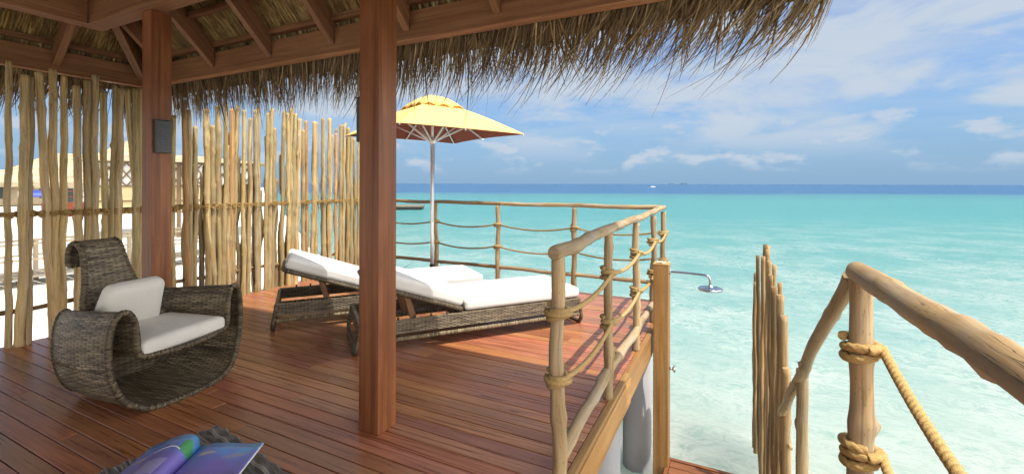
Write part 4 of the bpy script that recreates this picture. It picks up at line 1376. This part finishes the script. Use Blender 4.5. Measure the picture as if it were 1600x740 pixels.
def magazine():
    t = thing('magazine', 'open glossy magazine with blue underwater pictures lying on the woven table', 'magazine', (-1.752, .885, .379), radians(32))
    PW, PHt = .235, .31
    # left page bulges up in a roll, right page lies nearly flat; spine runs along local y
    def page(fn, name, m, c=(1, 1, 1)):
        b = MB(); n = 22; P = []; U = []
        for i in range(n + 1):
            row = []; ur = []
            for j in range(9):
                a, w = i / n, j / 8
                row.append(fn(a, w)); ur.append((a, w))
            P.append(row); U.append(ur)
        b.grid(P, U); return b.build(name, m, t, solid=.0012)
    def left(a, w):                  # a 0 outer edge .. 1 spine
        s_ = 1 - a
        x = -PW * .80 * s_ ** 1.12; z = .005 + .052 * max(0.0, sin(pi * s_ ** .5)) ** .9
        return Vector((x, -PHt / 2 + PHt * w + .02 * s_, z))
    def right(a, w):
        x = PW * a; z = .006 + .022 * sin(pi * min(1, a * 1.15)) ** .8 * (1 - a) + .012 * a * a
        return Vector((x, -PHt / 2 + PHt * w - .01 * a, z))
    lp = page(left, 'left_page', page_mat('page_left', True))
    page(right, 'right_page', page_mat('page_right', False))
    for q in range(3):
        page(lambda a, w, q=q: left(a, w) * .995 - Vector((.0, 0, .0022 * (q + 1))) * 1.0, 'page_stack', M_white)
        page(lambda a, w, q=q: right(a, w) - Vector((-.001 * q, 0, .0016 * (q + 1))), 'page_stack', M_white)
    # handwritten white headline, too small to read in the photograph: a thin wavy stroke
    b = MB(); pts = []
    for i in range(160):
        a = .34 + .52 * i / 159
        w = .70 + .05 * sin(pi * i / 159) + .010 * sin(i * 1.25) + .004 * sin(i * .61)
        pts.append(left(a, w) + Vector((0, 0, .0016)))
    b.tube(pts, .0007, 4); b.build('handwriting', M_white, lp)
magazine()

# ------------------------------------------------------------------ far things
def plan(u, tt, z=0.0):
    r = (u - 800) / 700 * tt
    return Vector((r * .897 - tt * .442, r * .442 + tt * .897, z))
def hut(label, u, tt, wid, dep, wall_h, roof_h, base_z, rot, wall_mat, posts=True, overhang=.8):
    p = plan(u, tt, base_z)
    t = thing('thatched_hut', label, 'hut', p, rot, 'thatched beach huts beyond the stick fence')
    w = MB(); w.box((-wid / 2 + .3, -dep / 2 + .3, 0), (wid / 2 - .3, dep / 2 - .3, wall_h)); w.build('wall', wall_mat, t)
    r = MB(); o = overhang; n = 24
    hw, hd_ = wid / 2 + o, dep / 2 + o
    ridge = max(.0, wid / 2 - dep / 2) * .8
    base = [(-hw, -hd_), (hw, -hd_), (hw, hd_), (-hw, hd_)]
    v = [(x, y, wall_h - .3) for x, y in base] + [(-ridge, 0, wall_h + roof_h), (ridge, 0, wall_h + roof_h)] + [(x * .98, y * .98, wall_h - .75) for x, y in base]
    r.v += v
    r.face([0, 1, 5, 4]); r.face([1, 2, 5]); r.face([2, 3, 4, 5]); r.face([3, 0, 4])
    for i in range(4): r.face([6 + i, 6 + (i + 1) % 4, (i + 1) % 4, i])
    r.face([9, 8, 7, 6])
    r.build('roof', M_far_thatch, t)
    for i in range(5):
        x = -wid / 2 + .8 + i * (wid - 1.6) / 4
        d = MB(); d.box((x - .45, -dep / 2 + .25, .7), (x + .45, -dep / 2 + .33, 1.9)); d.build('window', M_glass, t)
        if posts:
            q = MB(); q.box((x - .08 + .7, -dep / 2 - .5, 0), (x + .08 + .7, -dep / 2 - .34, wall_h)); q.build('veranda_post', M_white, t)
    return t
vr = radians(26.2)
hut('large pale thatched beach building seen between the left fence poles', 128, 52, 15, 9, 2.6, 3.0, -.9, vr + .9, M_hut_wall)
hut('thatched beach hut at the far left, behind the first fence poles', 20, 60, 10, 7, 2.4, 1.6, -.9, vr + .7, M_hut_wall)
hut('thatched hut with a tall pointed roof just left of the column', 214, 40, 9, 7, 2.6, 3.4, -.9, vr + .5, M_white)
def lattice_hut():
    p = plan(308, 22, -.95)
    t = thing('lattice_pavilion', 'pale pavilion with a diagonal lattice upper screen seen through the fence right of the column', 'pavilion', p, vr + .45)
    w = MB(); w.box((-3.6, -1.2, 1.0), (2.6, -1.05, 2.2), None, (1, .95, .75)); w.build('wall', plain('cream_wall', (.50, .44, .30), .8), t)
    u_ = MB(); u_.box((-3.6, -1.14, 2.21), (2.6, -1.08, 3.25)); u_.build('upper_screen', M_white, t)
    l = MB()
    x = -3.6
    while x < 2.3:
        l.beam((x, -1.23, 2.2), (x + .8, -1.23, 3.25), .05, .03, (0, 1, 0)); l.beam((x + .8, -1.24, 2.2), (x, -1.24, 3.25), .05, .03, (0, 1, 0)); x += .4
    for z in (1.0, 1.55, 2.2, 3.25): l.box((-3.6, -1.27, z - .03), (2.6, -1.21, z + .03))
    l.build('lattice', M_lattice, t)
    for x in (-3.5, -2, -.5, 1.0, 2.5):
        q = MB(); q.box((x - .07, -1.3, -.3), (x + .07, -1.16, 3.3)); q.build('pavilion_post', M_lattice, t)
    r = MB(); r.v += [(-4.2, -1.8, 3.3), (3.2, -1.8, 3.3), (3.2, 3.0, 3.3), (-4.2, 3.0, 3.3), (-.5, .6, 3.75)]
    for a, b_ in ((0, 1), (1, 2), (2, 3), (3, 0)): r.face([a, b_, 4])
    r.face([3, 2, 1, 0]); r.build('roof', M_far_thatch, t)
lattice_hut()
def tarp():
    p = plan(60, 30, -1.0)
    t = thing('beach_awning', 'blue cloth awning on poles on the beach behind the left fence poles', 'awning', p, vr + .8)
    b = MB(); b.grid([[Vector((x * .9, y * .5, 1.9 - .9 * abs(y) * .5 - .1 * x * x)) for x in (-1, -.5, 0, .5, 1)] for y in (-1, 0, 1)]); b.build('cloth', M_blue, t, solid=.02)
    for x in (-.9, .9):
        q = MB(); q.tube([(x, 0, 0), (x, 0, 1.8)], .03, 8); q.build('awning_pole', M_white, t)
tarp()
def stall():
    p = plan(108, 32, -1.0)
    t = thing('beach_bar', 'small dark red wooden beach bar with shelves behind the left fence poles', 'beach bar', p, vr + .6)
    b = MB(); b.box((-1.3, -.5, 0), (1.3, .5, 1.0)); b.build('counter', M_red, t)
    for z in (1.35, 1.75):
        s_ = MB(); s_.box((-1.3, .3, z), (1.3, .5, z + .06)); s_.build('shelf', M_red, t)
    for x in (-1.28, 1.28):
        q = MB(); q.box((x - .05, .4, 0), (x + .05, .5, 2.2)); q.build('bar_post', M_red, t)
stall()
def jetty():
    # walkway on posts crossing the beach shallows beyond the fence
    t = thing('walkway', 'low timber walkway with a plain handrail crossing the sand beyond the fence', 'walkway', (-15.5, 0.0, -1.2))
    b = MB()
    for i in range(60): b.box((-.55, -9 + i * .3, .34), (.55, -9 + i * .3 + .27, .38), None, tint(.9, 1.3))
    b.build('boards', M_grey_wood, t)
    for x in (-.5, .5):
        r = MB(); r.box((x - .03, -9, 1.12), (x + .03, 9, 1.17)); r.box((x - .02, -9, .75), (x + .02, 9, .79)); r.build('handrail', M_hut_wall, t)
        for i in range(10):
            q = MB(); q.box((x - .04, -9 + i * 1.98, -.6), (x + .04, -9 + i * 1.98 + .08, 1.15)); q.build('walkway_post', M_hut_wall, t)
jetty()
def raft():
    p = plan(634, 50, WATER)
    t = thing('floating_pontoon', 'flat floating pontoon far out on the turquoise lagoon', 'pontoon', p, vr + .1)
    b = MB(); b.box((-3.5, -1.8, .30), (2.0, 1.8, .42)); b.build('pontoon_deck', M_grey_wood, t)
    f = MB(); f.box((-3.3, -1.7, -.1), (1.8, 1.7, .29), None, (.25, .3, .4)); f.build('float', M_grey_wood, t)
raft()
def boat():
    p = plan(1020, 420, WATER)
    t = thing('speedboat', 'tiny white speedboat crossing the deep water near the horizon', 'boat', p, vr)
    t.scale = (.8, .6, .5)
    P = []
    for i in range(9):
        s_ = i / 8; w = .9 * (1 - s_ ** 3); P.append([Vector((-3 + 6 * s_, -w, .9 + .3 * s_)), Vector((-3 + 6 * s_, -w * .6, .0)), Vector((-3 + 6 * s_, w * .6, .0)), Vector((-3 + 6 * s_, w, .9 + .3 * s_))])
    b = MB(); b.grid(P); b.build('hull', M_white, t, solid=.1)
    c = MB(); c.box((-1.5, -.6, .6), (.6, .6, 1.7)); c.build('cabin', M_white, t)
boat()
def island(u, tt, w, h):
    p = plan(u, tt, WATER)
    b = MB(); n = 40; P = []
    for i in range(n + 1):
        s_ = -1 + 2 * i / n
        e = max(0, 1 - s_ ** 6) ** .5
        hh = h * e * (.75 + .35 * mnoise.noise((s_ * 4, u, 0)))
        c_ = Vector((s_ * w, 0, 0))
        P.append([c_ + Vector((0, -w * .35 * e, 0)), c_ + Vector((0, -w * .25 * e, hh * .8)), c_ + Vector((0, 0, hh)), c_ + Vector((0, w * .25 * e, hh * .8)), c_ + Vector((0, w * .35 * e, 0))])
    b.grid(P); o = b.build('island', M_island); o.location = p; o.rotation_euler = (0, 0, vr); o['kind'] = 'structure'
island(1049, 9000, 60, 26); island(1069, 9000, 75, 32)
def twigs():
    p = plan(604, 12.0, -1.42)
    t = thing('fallen_branch', 'bare dark twiggy branch lying in the shallows behind the column', 'branch', p, vr)
    r = random.Random(4)
    for i in range(16):
        a = r.uniform(-.5, .9); L = r.uniform(.5, 1.15); el = r.uniform(.05, .6)
        b = MB()
        d = Vector((cos(a) * cos(el), sin(a) * cos(el), sin(el)))
        base = Vector((r.uniform(-.5, .1), r.uniform(-.2, .2), .03))
        pts = [base + d * (L * s_) + Vector((0, 0, -.12 * s_ * s_)) for s_ in (0, .25, .5, .75, 1)]
        b.tube(pts, [.018, .015, .011, .008, .003], 6)
        for q in range(4):
            s_ = r.uniform(.3, .9); a2 = a + r.uniform(-.8, .8); st = base + d * (L * s_) + Vector((0, 0, -.12 * s_ * s_))
            b.tube([st, st + Vector((cos(a2), sin(a2), r.uniform(.0, .6))) * r.uniform(.1, .3)], [.006, .002], 5)
        b.build('twig', M_twig, t)
twigs()
